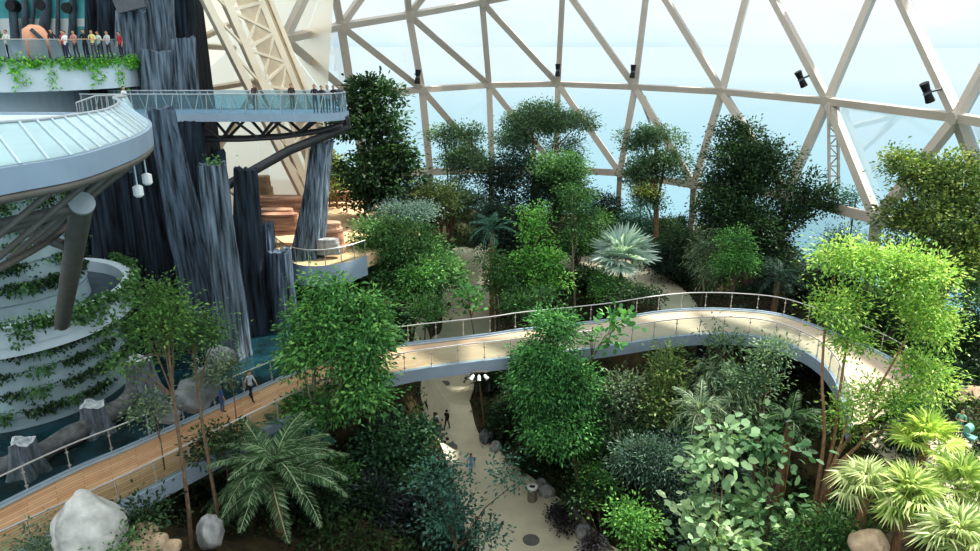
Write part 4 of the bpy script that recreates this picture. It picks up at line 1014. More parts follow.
for (x0,y0,x1,y1,d,lab) in [(133,160,138,190,24.5,'lower white lantern hanging from the balcony edge'),(142,150,147,178,25.2,'upper white lantern hanging from the balcony edge')]:
    p, q = up(x1-.5,y0-12,d), up(x1,y1,d); p = Vector((q.x,q.y,24.3)); t = empty('hanging_lantern', q, lab, 'lantern')
    MB().tube([p,q], .025, 6).build('cable', 'white fascia', t)
    b = MB(); b.tube([q+Vector((0,0,.18)), q+Vector((0,0,.12)), q-Vector((0,0,.18)), q-Vector((0,0,.25))], [.07,.17,.17,.1], 10, smooth=False); b.build('lamp_shade', 'lamp white', t)
# second short rail and deck behind the balcony
b = MB(); P = [ony(76,103,33), ony(95,96,34), ony(122,95,36)]
b.tube(P, .045, 6)
for p in cr(P, 5): b.beam(p, p-Vector((0,0,1.1)), .04, .04)
b.build('short_railing', 'steel', None, 'short curved railing on the deck behind the balcony', 'railing', at=P[1]-Vector((0,0,1.1)))
# =================================================================== viewing platform
PZ = 23.55
pf = empty('viewing_platform', Vector((-15,47,PZ)), 'long grey viewing platform with blue glass railing reaching out from the tower', 'platform')
def rim(off):
    x0, y0, y1 = -26.0, 45.6-off, 49.2+off; xe = -11.4; r = (y1-y0)/2; cy = (y0+y1)/2; out = [(x0,y0), (-23,y0), (-20,y0), (-17,y0),(-14,y0-.1)]
    for i in range(13):
        a = -PI/2+PI*i/12; out.append((xe+math.cos(a)*r*1.1, cy+math.sin(a)*r))
    out += [(-14,y1),(-17,y1),(-20,y1),(x0,y1)]; return out
b = MB(); b.prism(rim(0), PZ-.4, PZ); b.build('deck', 'fascia grey', pf)
b = MB(); R_ = rim(.04); b.add([(x,y,PZ-.45) for x,y in R_]+[(x,y,PZ+.06) for x,y in R_], [(i,i+1,len(R_)+i+1,len(R_)+i) for i in range(len(R_)-1)]); b.build('fascia', 'fascia grey', pf)
rp = [Vector((x,y,PZ+1.25)) for x,y in rim(-.08)]
rsp, _ = resample(rp, 45)
b = MB(); b.tube(rsp, .045, 8); hr = b.build('railing', 'steel', pf)
for i in range(44):
    p, q = rsp[i], rsp[i+1]; gb = MB(); gb.add([p-Vector((0,0,1.2)), q-Vector((0,0,1.2)), q-Vector((0,0,.06)), p-Vector((0,0,.06))], [(0,1,2,3)]); gb.build('glass_panel', 'rail glass blue', hr)
    s = .25 if i%2 else -.25
    MB().beam(p-Vector((0,0,1.25)), p.lerp(q, .5 if i%2 else .1), .05, .05).build('post', 'steel', hr)
for y in (46.1, 48.7):
    lo = [Vector((x, y+(.6 if y < 47 else -.6), PZ-1.75+ (max(0,x+15)*.14))) for x in (-24,-21.5,-19,-16.5,-14,-11.5)]; hi = [Vector((x,y,PZ-.45)) for x in (-24,-21.5,-19,-16.5,-14,-11.5,-9.6)]
    b = MB(); b.tube(lo+[hi[-1]-Vector((0,0,.3))], .13, 8); b.build('truss_chord', 'dark steel', pf)
    b = MB()
    for i in range(5):
        m_ = (hi[i]+hi[i+1])/2
        b.tube([hi[i], (lo[i]+lo[min(i+1,5)])/2], .1, 6); b.tube([(lo[i]+lo[min(i+1,5)])/2, hi[i+1]], .1, 6); 
    b.build('truss_web', 'dark steel', pf)
b = MB(); b.tube([ony(348,127,47.2), ony(290,150,46.2), ony(226,186,44.5)], .3, 14); b.build('brace_pipe', 'dark steel', pf)
b = MB(); b.tube([ony(346,116,47), ony(348,128,47.2)], .22, 10); b.build('brace_post', 'dark steel', pf)
# =================================================================== lower rocky terrace
TZ = 13.3
poly = [onz(x,y,TZ) for x,y in [(268,238),(276,252),(286,260),(300,265.5),(320,266.5),(345,263),(366,256),(392,246),(420,225),(380,203),(330,198),(262,200),(240,214)]]
lt = empty('rock_terrace', onz(310,262,TZ), 'sunlit sandy rock terrace with a curved glass-railed balcony edge', 'terrace')
b = MB(); b.prism([(p.x,p.y) for p in poly], 12.4, TZ); b.build('floor_slab', 'sand', lt)
ed = cr([onz(x,y,TZ) for x,y in [(268,238),(276,252),(286,260),(300,265.5),(320,266.5),(345,263),(366,256)]], 5)
cc_ = onz(320,235,TZ)
b = MB(); n = len(ed); outp = [p+(p-cc_)*Vector((1,1,0))*.02 for p in ed]
b.add([(p.x,p.y,11.9) for p in outp]+[(p.x,p.y,TZ+.1) for p in outp], [(i,i+1,n+i+1,n+i) for i in range(n-1)]); b.build('fascia', 'fascia grey', lt)
rr_, _ = resample([p+(cc_-p)*Vector((1,1,0))*.01+Vector((0,0,1.15)) for p in ed], 13)
b = MB(); b.tube(rr_, .045, 6); hr = b.build('railing', 'rail steel', lt)
for i in range(13):
    MB().beam(rr_[i], rr_[i]-Vector((0,0,1.15)), .05, .05).build('post', 'rail steel', hr)
    if i < 12:
        gb = MB(); gb.add([rr_[i]-Vector((0,0,1.1)), rr_[i+1]-Vector((0,0,1.1)), rr_[i+1]-Vector((0,0,.08)), rr_[i]-Vector((0,0,.08))], [(0,1,2,3)]); gb.build('glass_panel', 'rail glass', hr)
b = MB(); W_ = [onz(330,207,TZ), onz(347,212,TZ), onz(365,220,TZ), onz(380,228,TZ)]
for p in W_: b.box(p+Vector((0,0,.5)), (.12,.12,1.0))
b.tube([p+Vector((0,0,1.0)) for p in W_], .05, 6); b.tube([p+Vector((0,0,.5)) for p in W_], .04, 6)
b.build('fence', 'bark brown', None, 'low wooden fence at the back of the rock terrace', 'fence', at=W_[1])
def ledge(lab, x0, y0, x1, y1, d, seed, m='red rock', name='rock_ledge'):
    c = up((x0+x1)/2,(y0+y1)/2,d); hw = (x1-x0)/2*d/F; hz = (y1-y0)/2*d/F*1.15; rn = random.Random(seed); b = MB(); nl = 6
    for k in range(nl):
        z0, z1 = c.z-hz+2*hz*k/nl, c.z-hz+2*hz*(k+1)/nl+.02; ins = .10*k*hz+rn.uniform(-.12,.12); n = 26; poly = []
        for q in range(n):
            a = 2*PI*q/n; e = 3.0; ca, sa = math.cos(a), math.sin(a); rr = (abs(ca)**e+abs(sa)**e)**(-1/e)
            w_ = 1+.07*noise.noise(Vector((ca*2+seed, sa*2, k*.9)))
            poly.append((c.x+ca*rr*(hw-ins*.5)*w_, c.y+sa*rr*max(.4,hw*.4-ins*.3)*w_))
        b.prism(poly, z0, z1-.05); b.prism([(c.x+(x-c.x)*.97, c.y+(y-c.y)*.95) for x, y in poly], z1-.06, z1+.01)
    return b.build(name, m, None, lab, 'rock', at=Vector((c.x,c.y,c.z-hz)))
ledge('long red-brown layered rock ledge behind the stubby column', 255,198,308,216,60,3)
ledge('red-brown rock ledge just below the long layered one', 256,210,295,222,56,4)
ledge('low red rock block at the pool end of the terrace', 258,215,302,232,53,5)
ledge('stepped brown rock wall right behind the leaning column', 296,224,345,250,51,6)
ledge('tall grey-brown rock standing in the bright dome bay', 254,178,275,207,64,7,'brown rock')
ledge('grey rounded rock on the terrace behind the glass railing', 315,240,340,253,49.8,8,'boulder')
ledge('dark low rock along the top of the rock terrace', 318,192,352,200,66,9,'red rock')
# =================================================================== rocks, logs and stumps
def rock_px(lab, x0, y0, x1, y1, d, seed, m='boulder', name='boulder', cat='rock', rough=.3, sub=4, group=None, taper=0):
    c = up((x0+x1)/2,(y0+y1)/2,d); s = ((x1-x0)/2*d/F, ((x1-x0)+(y1-y0))/4*d/F, (y1-y0)/2*d/F)
    b = MB(); b.rock(c, s, seed, rough=rough, sub=sub)
    if taper: b.v = [(c.x+(x-c.x)*(1.15-taper*((z-c.z)/s[2]*.5+.5)), c.y+(y-c.y)*(1.15-taper*((z-c.z)/s[2]*.5+.5)), z) for x,y,z in b.v]
    return b.build(name, m, None, lab, cat, group, at=Vector((c.x,c.y,c.z-s[2])))
rock_px('big pale boulder with a rounded peak in front of the walkway', 52,486,134,584,25.4,13,'pale boulder',taper=.5,rough=.22)
for i,(x0,y0,x1,y1,d,lab) in enumerate([(126,521,158,543,26,'flat brown rock stacked beside the big pale boulder'),(138,533,168,552,25.6,'brown rock under the flat stacked one'),(160,538,180,556,25.8,'small round brown rock at the end of the rock pile'),(118,540,150,566,25.2,'brown rock at the bottom of the rock pile')]):
    rock_px(lab, x0,y0,x1,y1,d,20+i,'brown rock')
rock_px('grey upright rock behind the date palm fronds', 196,514,222,552,28.5,31)
for i,(x0,y0,x1,y1,d,lab) in enumerate([(172,378,216,412,33.2,'large pale boulder at the pool edge beside the walkway'),(196,365,220,390,34.5,'rounded pale boulder behind the large one at the pool edge'),(205,345,236,372,37,'grey boulder at the foot of the rock columns'),(150,405,182,424,31.2,'small pale rock at the pool edge')]):
    rock_px(lab, x0,y0,x1,y1,d,40+i,'grey boulder')
for i,(x,y,w) in enumerate([(392,312,9),(400,309,8),(408,314,9),(397,319,8),(405,321,9),(414,318,7),(388,318,7)]):
    p = onz(x,y,H(onz(x,y,8).x, onz(x,y,8).y)); d = 54
    rock_px('small white stone in the rockery behind the bridge', x-w*.6,y-w*.45,x+w*.6,y+w*.45,d-1.0,60+i,name='stone',group='white stones behind the bridge',sub=3)
for i,(x0,y0,x1,y1,lab) in enumerate([(536,478,548,487,'small edging stone beside the bin'),(538,484,557,499,'pale edging stone just behind the bin'),(556,503,578,520,'long pale edging stone beside the purple shrub'),(574,522,592,542,'pale edging stone between the two purple shrubs'),(588,535,612,556,'edging stone at the lower end of the path border'),(489,440,503,458,'upright pale edging stone under the cone-shaped tree'),(478,430,494,444,'dark edging stone at the bend of the path'),(505,452,524,468,'low edging stone near the bend of the path')]):
    z = .6; d = (CZ-z)/(ST-(275.5-(y0+y1)/2)/F*CT)
    rock_px(lab, x0,y0,x1,y1,d,80+i,'boulder' if i != 6 else 'stump',name='edging_stone')
rock_px('brown boulder under the fan palms at the lower edge', 852,528,890,562,27,95,'brown rock')
rock_px('long brown rock bank beside the landing plaza', 948,386,1000,414,39,96,'brown rock')
def stump(lab, x, yt, yb, wt, wb, Y=None):
    q = onz(x, yb, POOL_Z-.4); Y = q.y
    column(lab, x, yt, x, yb, wt, wb, Y, 'stump', name='tree_stump')
def stump2(lab, x, yt, yb, wt, wb):
    q = onz(x, yb-4, POOL_Z-.3); d = (q-Vector((0,0,CZ))).dot(Vector((0,CT,-ST))); t = ony(x, yt, q.y)
    ra, rc = wb/2*d/F, wt/2*d/F; n, h = 36, 14; vs = []; rn = random.Random(x); ph = [rn.uniform(0,6) for _ in range(5)]
    for i in range(h+1):
        u = i/h; R = rc+(ra-rc)*(1-u)**2.2
        for k in range(n):
            a = 2*PI*k/n; w = 1+(.1+.18*(1-u))*math.sin(5*a+ph[0])+.06*math.sin(11*a+ph[1]+u*2)+.05*noise.noise(Vector((math.cos(a)*2,math.sin(a)*2,u*4+ph[2])))
            vs.append((q.x+math.cos(a)*R*w, q.y+math.sin(a)*R*w, q.z+(t.z-q.z)*u+(.1*math.sin(3*a) if i == h else 0)))
    b = MB(); b.add(vs, [(i*n+k,i*n+(k+1)%n,(i+1)*n+(k+1)%n,(i+1)*n+k) for i in range(h) for k in range(n)], 0, True)
    tp = vs[-n:]; inner = [(q.x+(x_-q.x)*.78, q.y+(y_-q.y)*.78, z_) for x_,y_,z_ in tp]; lowr = [(q.x+(x_-q.x)*.7, q.y+(y_-q.y)*.7, z_-.14) for x_,y_,z_ in tp]
    b.add(tp+inner+lowr, [(k,(k+1)%n,n+(k+1)%n,n+k) for k in range(n)]+[(n+k,n+(k+1)%n,2*n+(k+1)%n,2*n+k) for k in range(n)]+[[2*n+k for k in range(n)]], 1)
    return b.build('tree_stump', ['stump','stump top'], None, lab, 'tree stump', at=q)
stump2('cut grey tree stump standing in the pool beside the walkway railing', 31, 441, 482, 22, 38)
stump2('cut grey tree stump beside the fallen log in the pool', 99, 404, 440, 22, 38)
stump2('tall broken dark stump rising from the pool behind the slim-trunked tree', 148, 358, 412, 22, 44)
P = [onz(-30,472,POOL_Z+.3), onz(20,462,POOL_Z+.4), onz(70,436,POOL_Z+.5), onz(118,408,POOL_Z+.7), onz(140,384,POOL_Z+1.2)]
LP_ = cr(P, 8); b = MB(); rn = random.Random(3)
b.tube(LP_, [.5+.05*math.sin(i*.9)+.04*rn.random()-.003*i for i in range(len(LP_))], 18); b.build('fallen_log', 'driftwood', None, 'long grey fallen log lying in the pool', 'log', at=P[2])
# =================================================================== small path furniture
for x, y, w, lab in [(531,542.5,17,'dark round manhole cover in the wide part of the garden path'),(464-14,452,15,'dark round manhole cover below the two people on the garden path'),(444,386.5,12,'dark round manhole cover just under the bridge'),(428,390,8,'small brown round cover beside the dark one under the bridge')]:
    p = onz(x,y,0); z = H(p.x,p.y)+.17; r = w/2*(p-Vector((0,0,CZ))).dot(Vector((0,CT,-ST)))/F
    b = MB(); b.tube([(p.x,p.y,z-.05),(p.x,p.y,z+.02)], r, 28, smooth=False); b.tube([(p.x,p.y,z+.02),(p.x,p.y,z+.03)], r*.82, 28, smooth=False); b.build('manhole_cover', 'manhole', None, lab, 'manhole cover', at=(p.x,p.y,z))
p = onz(532,503,.1); z = H(p.x,p.y)+.17; p = Vector((p.x,p.y,z)); t = empty('litter_bin', p, 'grey cylindrical litter bin with a pale rim at the edge of the path', 'bin')
b = MB(); b.tube([p, p+Vector((0,0,.95))], .3, 24); b.build('body', 'bin metal', t)
b = MB(); vs = [(p.x+math.cos(a)*r, p.y+math.sin(a)*r, p.z+zz) for r, zz in ((.33,.92),(.33,1.04),(.2,1.06),(.2,.95)) for a in [2*PI*k/24 for k in range(24)]]
b.add(vs, [(j*24+k, j*24+(k+1)%24, (j+1)*24+(k+1)%24, (j+1)*24+k) for j in range(3) for k in range(24)]); b.build('rim', 'lamp white', t)
b = MB(); b.tube([p+Vector((0,0,.94)), p+Vector((0,0,.97))], .2, 20); b.build('ashtray', 'black', t)
p = onz(441,402,0); p.z = H(p.x,p.y)+.17; b = MB(); b.box(p+Vector((0,0,.04)), (.34,.26,.07)); b.box(p+Vector((.03,0,.09)), (.2,.18,.03)); b.build('ground_light', 'lamp white', None, 'small white box light set on the path under the bridge', 'light', at=p)
# pushchair and parasol at the landing
def pushchair(p, lab, col, rz=0):
    t = empty('pushchair', p, lab, 'pushchair'); R = Matrix.Rotation(rz, 3, 'Z')
    def q(x,y,z): return p+R @ Vector((x,y,z))
    b = MB(); b.box(q(0,0,.5), (.42,.5,.1), R); b.box(q(0,.25,.75), (.42,.08,.55), R); b.build('seat', col, t)
    b = MB(); vs = []
    for i in range(8):
        a = PI*.05+PI*.55*i/7
        for s in (-1,1): vs.append(q(s*.23, .30-.36*math.sin(a)*.9, .72+.02+.36*math.cos(a-.35)))
    b.add(vs, [(2*i,2*i+1,2*i+3,2*i+2) for i in range(7)])
    for s in (0,1): b.add([vs[2*i+s] for i in range(8)]+[q((s*2-1)*.23,.30,.72)], [list(range(9))])
    b.build('hood', col, t)
    b = MB()
    for s in (-1,1): b.tube([q(s*.22,.6,1.02), q(s*.22,.2,.6), q(s*.22,-.4,.12)], .02, 6); b.tube([q(s*.22,.1,.5), q(s*.22,.38,.12)], .02, 6)
    b.tube([q(-.22,.6,1.02), q(.22,.6,1.02)], .025, 6); b.build('frame', 'dark steel', t)
    for s in (-1,1):
        for y in (-.4,.38):
            b = MB(); c = q(s*.24,y,.12); ax = R @ Vector((1,0,0)); b.tube([c-ax*.03, c+ax*.03], .12, 14, smooth=False); b.build('wheel', 'black', t)
mat('pram teal', (120,176,166), .7, var=.1); mat('pram grey', (96,98,104), .8, var=.1)
# =================================================================== people
def ring_seg(p, a, b_):
    ab = b_-a; t = max(0, min(1, (p-a).dot(ab)/max(1e-9, ab.length_squared))); return (p-(a+ab*t)).length
BODY = {}
def body_mesh(pose, female=False):
    key = (pose, female)
    if key in BODY: return BODY[key]
    J = {'pel':(0,0,.96),'spi':(0,.01,1.12),'che':(0,0,1.30),'nb':(0,.01,1.45),'nk':(0,0,1.52),'hd':(0,-.02,1.60),'hd2':(0,-.005,1.68),'top':(0,.01,1.735)}
    Rr = {'pel':.135,'spi':.12 if not female else .105,'che':.145 if not female else .13,'nb':.075,'nk':.052,'hd':.082,'hd2':.092,'top':.05}
    E = [('pel','spi'),('spi','che'),('che','nb'),('nb','nk'),('nk','hd'),('hd','hd2'),('hd2','top')]
    sw = {'stand':(.0,.0),'walk':(.26,-.26),'lean':(.03,-.02),'hold':(.05,-.04),'sit':(0,0)}[pose]
    for s, nm in ((-1,'L'),(1,'R')):
        J['sh'+nm] = (s*.165,.01,1.41); Rr['sh'+nm] = .062
        if pose == 'lean': el, wr, pa = (s*.22,-.10,1.17),(s*.14,-.34,1.16),(s*.11,-.42,1.16)
        elif pose == 'hold': el, wr, pa = (s*.22,.03,1.16),(s*.13,-.22,1.22),(s*.08,-.28,1.27)
        elif pose == 'walk': k = -s*.2; el, wr, pa = (s*.22,k*.7,1.15),(s*.23,k*1.1-.08,.93),(s*.23,k*1.2-.1,.85)
        elif pose == 'sit': el, wr, pa = (s*.2,-.05,1.15),(s*.13,-.3,1.02),(s*.11,-.37,1.0)
        else: el, wr, pa = (s*.215,.03,1.14),(s*.22,-.04,.91),(s*.215,-.06,.83)
        J['el'+nm], J['wr'+nm], J['pa'+nm] = el, wr, pa; Rr['el'+nm] = .043; Rr['wr'+nm] = .028; Rr['pa'+nm] = .034
        E += [('nb','sh'+nm),('sh'+nm,'el'+nm),('el'+nm,'wr'+nm),('wr'+nm,'pa'+nm)]
        d = (Vector(pa)-Vector(wr)).normalized(); sd = Vector((0,-1,0)) if abs(d.y) < .8 else Vector((0,0,1)); sd = (sd-d*sd.dot(d)).normalized()
        inn = Vector((-s,0,0))
        for f, (off, ln) in enumerate([(.030,.075),(.011,.085),(-.009,.080),(-.028,.062)]):
            b0 = Vector(pa)+d*.03+sd*off; b1 = b0+d*ln*.5+inn*.008; b2 = b0+d*ln*.9+inn*.03
            for q, v_ in (('a',b0),('b',b1),('c',b2)): J[f'f{f}{q}{nm}'] = tuple(v_); Rr[f'f{f}{q}{nm}'] = .010
            E += [('pa'+nm,f'f{f}a{nm}'),(f'f{f}a{nm}',f'f{f}b{nm}'),(f'f{f}b{nm}',f'f{f}c{nm}')]
        b0 = Vector(wr).lerp(Vector(pa),.6)+sd*.034; b1 = b0+sd*.024+d*.035; J['ta'+nm] = tuple(b0); J['tb'+nm] = tuple(b1); Rr['ta'+nm] = .012; Rr['tb'+nm] = .010
        E += [('pa'+nm,'ta'+nm),('ta'+nm,'tb'+nm)]
        k = sw[0] if s < 0 else sw[1]
        J['hi'+nm] = (s*.085,0,.90); Rr['hi'+nm] = .092
        if pose == 'sit': J['kn'+nm], J['an'+nm], J['to'+nm] = (s*.1,-.42,.86),(s*.1,-.40,.46),(s*.11,-.55,.42)
        else: J['kn'+nm] = (s*.095,-.02-k*.55,.50+abs(k)*.02); J['an'+nm] = (s*.095,.03-k*1.0+(.08 if k < 0 else 0),.075+(.07 if k < 0 else 0)); J['to'+nm] = (s*.11,J['an'+nm][1]-.17,.035)
        Rr['kn'+nm] = .06; Rr['an'+nm] = .042; Rr['to'+nm] = .036
        E += [('pel','hi'+nm),('hi'+nm,'kn'+nm),('kn'+nm,'an'+nm),('an'+nm,'to'+nm)]
    J['no'] = (0,-.115,1.615); Rr['no'] = .016; E.append(('hd','no'))
    for s, nm in ((-1,'L'),(1,'R')): J['ea'+nm] = (s*.095,.005,1.63); Rr['ea'+nm] = .018; E.append(('hd','ea'+nm))
    names = list(J); idx = {n_:i for i, n_ in enumerate(names)}
    me = bpy.data.meshes.new('tmp'); me.from_pydata([J[n_] for n_ in names], [(idx[a], idx[b_]) for a, b_ in E], [])
    ob = bpy.data.objects.new('tmp', me); C.objects.link(ob)
    ob.modifiers.new('s', 'SKIN'); sv = me.skin_vertices[0].data
    for n_ in names:
        r = Rr[n_]; fl = .78 if n_ in ('che','spi','pel') else 1
        sv[idx[n_]].radius = (r, r*fl) ; sv[idx[n_]].use_root = (n_ == 'pel')
    ss = ob.modifiers.new('u', 'SUBSURF'); ss.levels = 1; ss.render_levels = 1
    bpy.context.view_layer.update(); dg = bpy.context.evaluated_depsgraph_get()
    m2 = bpy.data.meshes.new_from_object(ob.evaluated_get(dg)); bpy.data.objects.remove(ob)
    vs = [v_.co.copy() for v_ in m2.vertices]; fs = [list(p_.vertices) for p_ in m2.polygons]; mi = []
    JV = {k: Vector(v_) for k, v_ in J.items()}
    reg = lambda a, b_: 0 if (a[:2] in ('nk','hd','wr','pa','ta') or a == 'nb' and b_ == 'nk' or a[0] == 'f' or a[:2] == 'el') else 3 if a[:2] == 'an' else 2 if a[:2] in ('hi','kn') or (a == 'pel' and b_[:2] == 'hi') else 1
    segs = [(JV[a], JV[b_], reg(a,b_), min(Rr[a],Rr[b_])) for a, b_ in E]
    for f in fs:
        c_ = sum((vs[i] for i in f), Vector())/len(f)
        mi.append(min(segs, key=lambda s_: ring_seg(c_, s_[0], s_[1])-s_[3])[2])
    b = MB(); b.v = [tuple(v_) for v_ in vs]; b.f = fs; b.m = mi; b.sm = [True]*len(fs)
    for s in (-1,1): b.tube([(s*.034,-.094,1.645),(s*.034,-.106,1.645)], .013, 8, mi=4)
    b.box((0,-.102,1.567), (.045,.012,.010), mi=5)
    me = bpy.data.meshes.new('body'); me.from_pydata(b.v, [], b.f)
    for _ in range(6): me.materials.append(MATS['black'])
    me.polygons.foreach_set('material_index', b.m); me.polygons.foreach_set('use_smooth', b.sm); me.update()
    BODY[key] = me; return me
def hair_mesh(long_):
    b = MB(); n = 14; vs = []
    for i in range(7):
        t = i/6*PI*.62
        for k in range(n):
            a = 2*PI*k/n; back = math.sin(a) > -.25
            tt = t if back else min(t, PI*.30)
            if long_ and math.sin(a) > .1 and i == 6: vs.append((math.cos(a)*.10, .02+math.sin(a)*.085, 1.42)); continue
            vs.append((math.sin(tt)*math.cos(a)*.103, .008+math.sin(tt)*math.sin(a)*.112, 1.655+math.cos(tt)*.115))
    b.add(vs, [(i*n+k,i*n+(k+1)%n,(i+1)*n+(k+1)%n,(i+1)*n+k) for i in range(6) for k in range(n)], 0, True)
    me = bpy.data.meshes.new('hair'); me.from_pydata(b.v, [], b.f); me.polygons.foreach_set('use_smooth', b.sm); me.materials.append(MATS['hair']); me.update(); return me
mat('hair', (32,26,24), .5, var=.2, scale=20); mat('hair brown', (84,58,40), .5, var=.2, scale=20); mat('skin', (206,160,130), .55, var=.06, scale=6); mat('lips', (150,84,76), .5, var=.05)
HM = [hair_mesh(False), hair_mesh(True)]
def cloth(c): return mat('cloth %d %d %d' % c, c, .85, var=.1, scale=9)
def person(label, p, shirt, trousers, pose='stand', rz=0, h=1.7, female=False, shoes=(40,40,44), group=None, hair=None):
    root = empty('person', p, label, 'person', group, rz); root.scale = (h/1.76,)*3
    o = bpy.data.objects.new('body', body_mesh(pose, female)); finish(o, root)
    for i, m_ in enumerate([MATS['skin'], cloth(shirt), cloth(trousers), cloth(shoes), MATS['black'], MATS['lips']]):
        o.material_slots[i].link = 'OBJECT'; o.material_slots[i].material = m_
    finish(bpy.data.objects.new('hair', HM[1 if female else 0]), root); return root
W_, K_, G_ = (226,226,224), (34,34,38), (120,126,134)
def onbridge(px, py): p = onz(px, py, BZ+.02); return p
def onpath(px, py):
    z = 0
    for _ in range(4): p = onz(px,py,z); z = H(p.x,p.y)+.17
    return Vector((p.x,p.y,z))
person('person in a pale shirt and black trousers walking on the timber bridge', onbridge(252,400), (196,204,214), K_, 'walk', .9)
person('person in blue beside the railing of the timber bridge', onbridge(223,412), (84,112,168), (90,110,150), 'stand', 2.6, h=1.55, female=True)
person('person in black walking alone on the garden path', onpath(447,424), K_, (52,54,60), 'walk', 2.8)
person('person with a white cap looking over a pushchair on the garden path', onpath(437.5,436), (62,62,74), (70,72,80), 'hold', 1.2, h=1.66)
o = empty('cap', onpath(437.5,436), 'white cap on the head of the person beside the pushchair', 'cap'); hp = root_loc(o)
b = MB(); hc = hp+Vector((0,0,1.58)); b.tube([hc, hc+Vector((0,0,.06)), hc+Vector((0,0,.11))], [.115,.1,.03], 14); b.box(hc+Vector((-.1,-.06,.01)), (.12,.12,.02)); b.build('crown', 'lamp white', o)
pushchair(onpath(441,441), 'dark pushchair on the garden path beside the person in a white cap', 'pram grey', 1.2)
person('person in a light blue dress walking down the garden path', onpath(471,474), (132,178,222), (132,178,222), 'walk', .2, h=1.62, female=True)
person('person in dark clothes under the blue-green layered tree', onpath(477,541), (30,32,36), (44,46,52), 'stand', .5)
person('person in grey beside the one in dark clothes under the blue-green tree', onpath(472,552), (120,122,124), (150,150,148), 'stand', -.5, h=1.62)
person('person in a pink top standing on the bridge where it lands', onbridge(901,388)+Vector((0,0,0)), (236,168,176), (206,200,196), 'stand', .3, h=1.66, female=True)
person('person in a pale yellow top next to the pink one on the bridge', onbridge(894,378), (232,214,180), (190,186,180), 'stand', -.4, h=1.7)
def onplaza(px, py):
    z = 9.9
    for _ in range(4): p = onz(px,py,z); z = H(p.x,p.y)+.2
    return Vector((p.x,p.y,z))
person('person in a pale green top standing on the landing plaza', onplaza(956,440), (140,190,172), (110,110,116), 'hold', -.8, h=1.7)
pushchair(onplaza(968,446), 'grey pushchair on the landing plaza beside the person in green', 'pram teal', .6)
# spectators on the upper terrace
cols = [((210,214,208),(60,60,70),'person in a cream jacket near the mural wall corner',9,45.6,'lean'),((70,110,60),(50,60,60),'person in dark green at the edge of the upper terrace',2,46.0,'lean'),((60,56,70),(50,50,58),'person in dark clothes facing the mural wall',54,46.6,'stand'),
        ((232,236,236),(60,66,90),'person in a white top leaning on the upper terrace glass',67,45.4,'lean'),((190,90,90),(60,60,66),'person in a red top among the upper terrace spectators',65,46.6,'stand'),((206,150,140),(70,70,76),'person in a salmon top among the upper terrace spectators',76,45.8,'lean'),
        ((44,46,54),(40,40,48),'person in black leaning at the upper terrace rail',86,45.7,'lean'),((226,216,150),(80,84,90),'person in a yellow top at the upper terrace rail',94,45.9,'lean'),((200,220,214),(80,84,90),'person in a mint top at the upper terrace rail',100,46.4,'hold'),
        ((196,198,200),(70,70,72),'person in a grey striped top at the end of the upper terrace rail',109,46.9,'lean'),((180,70,80),(60,60,66),'person in a dark red top half hidden by the column',121,48.6,'stand')]
for sh, tr_, lab, px, Y, pose in cols:
    p = ony(px, 50, Y); person(lab, Vector((p.x, Y, 26.97)), sh, tr_, pose, random.Random(px).uniform(-.4,.4), h=random.Random(px).uniform(1.6,1.76), female=px%2 == 0)
p = ony(33,30,47.6); t = empty('sculpture', Vector((p.x,47.6,26.6)), 'large pale orange rounded sculpture among the spectators', 'sculpture')
mat('salmon', (226,170,140), .7, var=.1); b = MB(); b.rock((p.x,47.6,27.8), (1.0,.5,1.25), 5, rough=.15); b.build('shell', 'salmon', t); 
b = MB(); b.tube([(p.x+.2,47.1,28.7),(p.x+.75,47.15,28.1),(p.x+.8,47.3,27)], .13, 8); b.build('dark_band', 'mural trunk', t)
# spectators on the platform
for px, sh, tr_, lab, pose, Y in [(315,(46,50,58),(60,74,96),'tall person in dark clothes at the platform railing','lean',46.5),(322,(60,62,68),(56,58,66),'person in grey second along the platform railing','lean',46.7),(328,(176,176,180),(60,60,66),'person in a light top third along the platform railing','lean',46.9),(334,(40,42,50),(50,50,58),'person in black fourth along the platform railing','hold',47.0),(340,(96,96,104),(60,60,66),'person at the far tip of the platform railing','stand',47.4),(292,(80,64,60),(60,60,66),'person standing back behind the platform railing','stand',49.0),(255,(90,74,70),(60,60,66),'person alone in the middle of the platform','stand',49.0)]:
    p = ony(px, 100, Y); person(lab, Vector((p.x, Y, PZ)), sh, tr_, pose, .2+random.Random(px).uniform(-.4,.4), h=1.72 if px != 315 else 1.8)
p = ony(125,100,46.3); person('person in a white shirt where the platform meets the balcony', Vector((p.x,46.3,PZ)), (236,238,238), K_, 'stand', 1.2, female=True)
p = onz(311,251,TZ); person('person in dark clothes by the glass railing of the rock terrace', Vector((p.x,p.y,TZ)), (36,36,44), (44,44,52), 'lean', .1)
# =================================================================== sun diffuser over the tower side (unseen, added to shade and soften the sun)
m = bpy.data.materials.new('sun diffuser'); m.use_nodes = True; n, l = m.node_tree.nodes, m.node_tree.links; n.remove(n['Principled BSDF'])
tl = n.new('ShaderNodeBsdfTranslucent'); nz = n.new('ShaderNodeTexNoise'); nz.inputs['Scale'].default_value = .3; rp = n.new('ShaderNodeValToRGB')
rp.color_ramp.elements[0].color = (.56,.60,.62,1); rp.color_ramp.elements[1].color = (.62,.65,.67,1)
l.new(nz.outputs['Fac'], rp.inputs[0]); l.new(rp.outputs[0], tl.inputs[0]); l.new(tl.outputs[0], n['Material Output'].inputs[0]); MATS['sun diffuser'] = m
b = MB(); b.add([(-50,-20,44),(33,-20,44),(33,48,46),(12,50,46.5),(5,59,46),(5,92,44),(-50,92,44)], [list(range(7))]); s_ = 5.2; rn = random.Random(4)
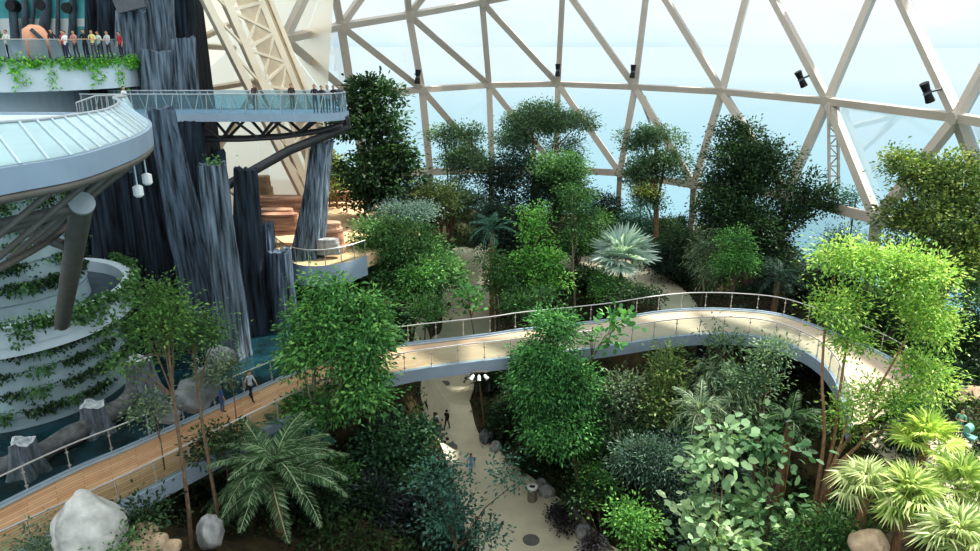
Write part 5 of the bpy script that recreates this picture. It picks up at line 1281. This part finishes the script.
for i in range(6):
    for k in range(9):
        x0, y0 = 14+i*s_, 48.5+k*s_
        for tri in (((0,0),(1,0),(0,1)),((1,0),(1,1),(0,1))):
            if rn.random() < .68 and x0 < 42: b.add([(x0+u*s_, y0+v_*s_, 46) for u, v_ in tri], [(0,1,2)])  # random gaps left so sun patches reach the bridge
b.build('added_sun_screen', 'sun diffuser', None, 'unseen added white translucent sun diffuser over the tower side', 'added_sun_screen', kind='structure')
# =================================================================== light, sky and camera
w = bpy.data.worlds.new('sky'); bpy.context.scene.world = w; w.use_nodes = True
n, l = w.node_tree.nodes, w.node_tree.links
bg = n['Background']; tc = n.new('ShaderNodeTexCoord'); sp_ = n.new('ShaderNodeSeparateXYZ'); rp = n.new('ShaderNodeValToRGB')
mr = n.new('ShaderNodeMapRange'); mr.inputs[1].default_value = -.35; mr.inputs[2].default_value = .65
l.new(tc.outputs['Generated'], sp_.inputs[0]); l.new(sp_.outputs['Z'], mr.inputs[0]); l.new(mr.outputs[0], rp.inputs[0])
cr_ = rp.color_ramp; cr_.elements[0].position = 0; cr_.elements[0].color = (*lin((150,205,235)),1); cr_.elements[1].position = 1; cr_.elements[1].color = (*lin((236,246,255)),1)
for pos, c_ in [(.33,(196,228,244)),(.352,(226,243,251)),(.42,(242,250,254)),(.6,(246,251,255))]:
    e = cr_.elements.new(pos); e.color = (*lin(c_),1)
nz = n.new('ShaderNodeTexNoise'); nz.inputs['Scale'].default_value = 3.5; nz.inputs['Detail'].default_value = 5
mp = n.new('ShaderNodeMapping'); mp.inputs['Scale'].default_value = (1,1,3)
l.new(tc.outputs['Generated'], mp.inputs[0]); l.new(mp.outputs[0], nz.inputs[0])
mx = n.new('ShaderNodeMix'); mx.data_type = 'RGBA'; mx.blend_type = 'MIX'; mx.inputs[7].default_value = (1,1,1,1)
m3 = n.new('ShaderNodeMapRange'); m3.inputs[1].default_value = .45; m3.inputs[2].default_value = .65; m3.inputs[4].default_value = .5
l.new(nz.outputs['Fac'], m3.inputs[0]); l.new(m3.outputs[0], mx.inputs[0]); l.new(rp.outputs[0], mx.inputs[6]); l.new(mx.outputs[2], bg.inputs['Color'])
bg.inputs['Strength'].default_value = .82
sd = bpy.data.lights.new('sun', 'SUN'); sd.energy = 5.4; sd.angle = math.radians(1.2); sd.color = (1.0,.94,.84)
so = bpy.data.objects.new('sun', sd); C.objects.link(so)
sv_ = Vector((.62,.30,.86)).normalized(); so.rotation_euler = sv_.to_track_quat('Z','Y').to_euler(); so.location = (60,30,80)
cd = bpy.data.cameras.new('camera'); cd.sensor_width = 36; cd.lens = 36*F/980; cd.clip_end = 20000; cd.clip_start = .1
co = bpy.data.objects.new('camera', cd); C.objects.link(co); co.location = (0,0,CZ); co.rotation_euler = (PI/2-TH, 0, 0)
sc = bpy.context.scene; sc.camera = co
sc.view_settings.view_transform = 'Standard'; sc.view_settings.look = 'None'; sc.view_settings.exposure = .50; sc.view_settings.gamma = .86
sc.cycles.transparent_max_bounces = 24; sc.cycles.max_bounces = 6; sc.cycles.use_denoising = True
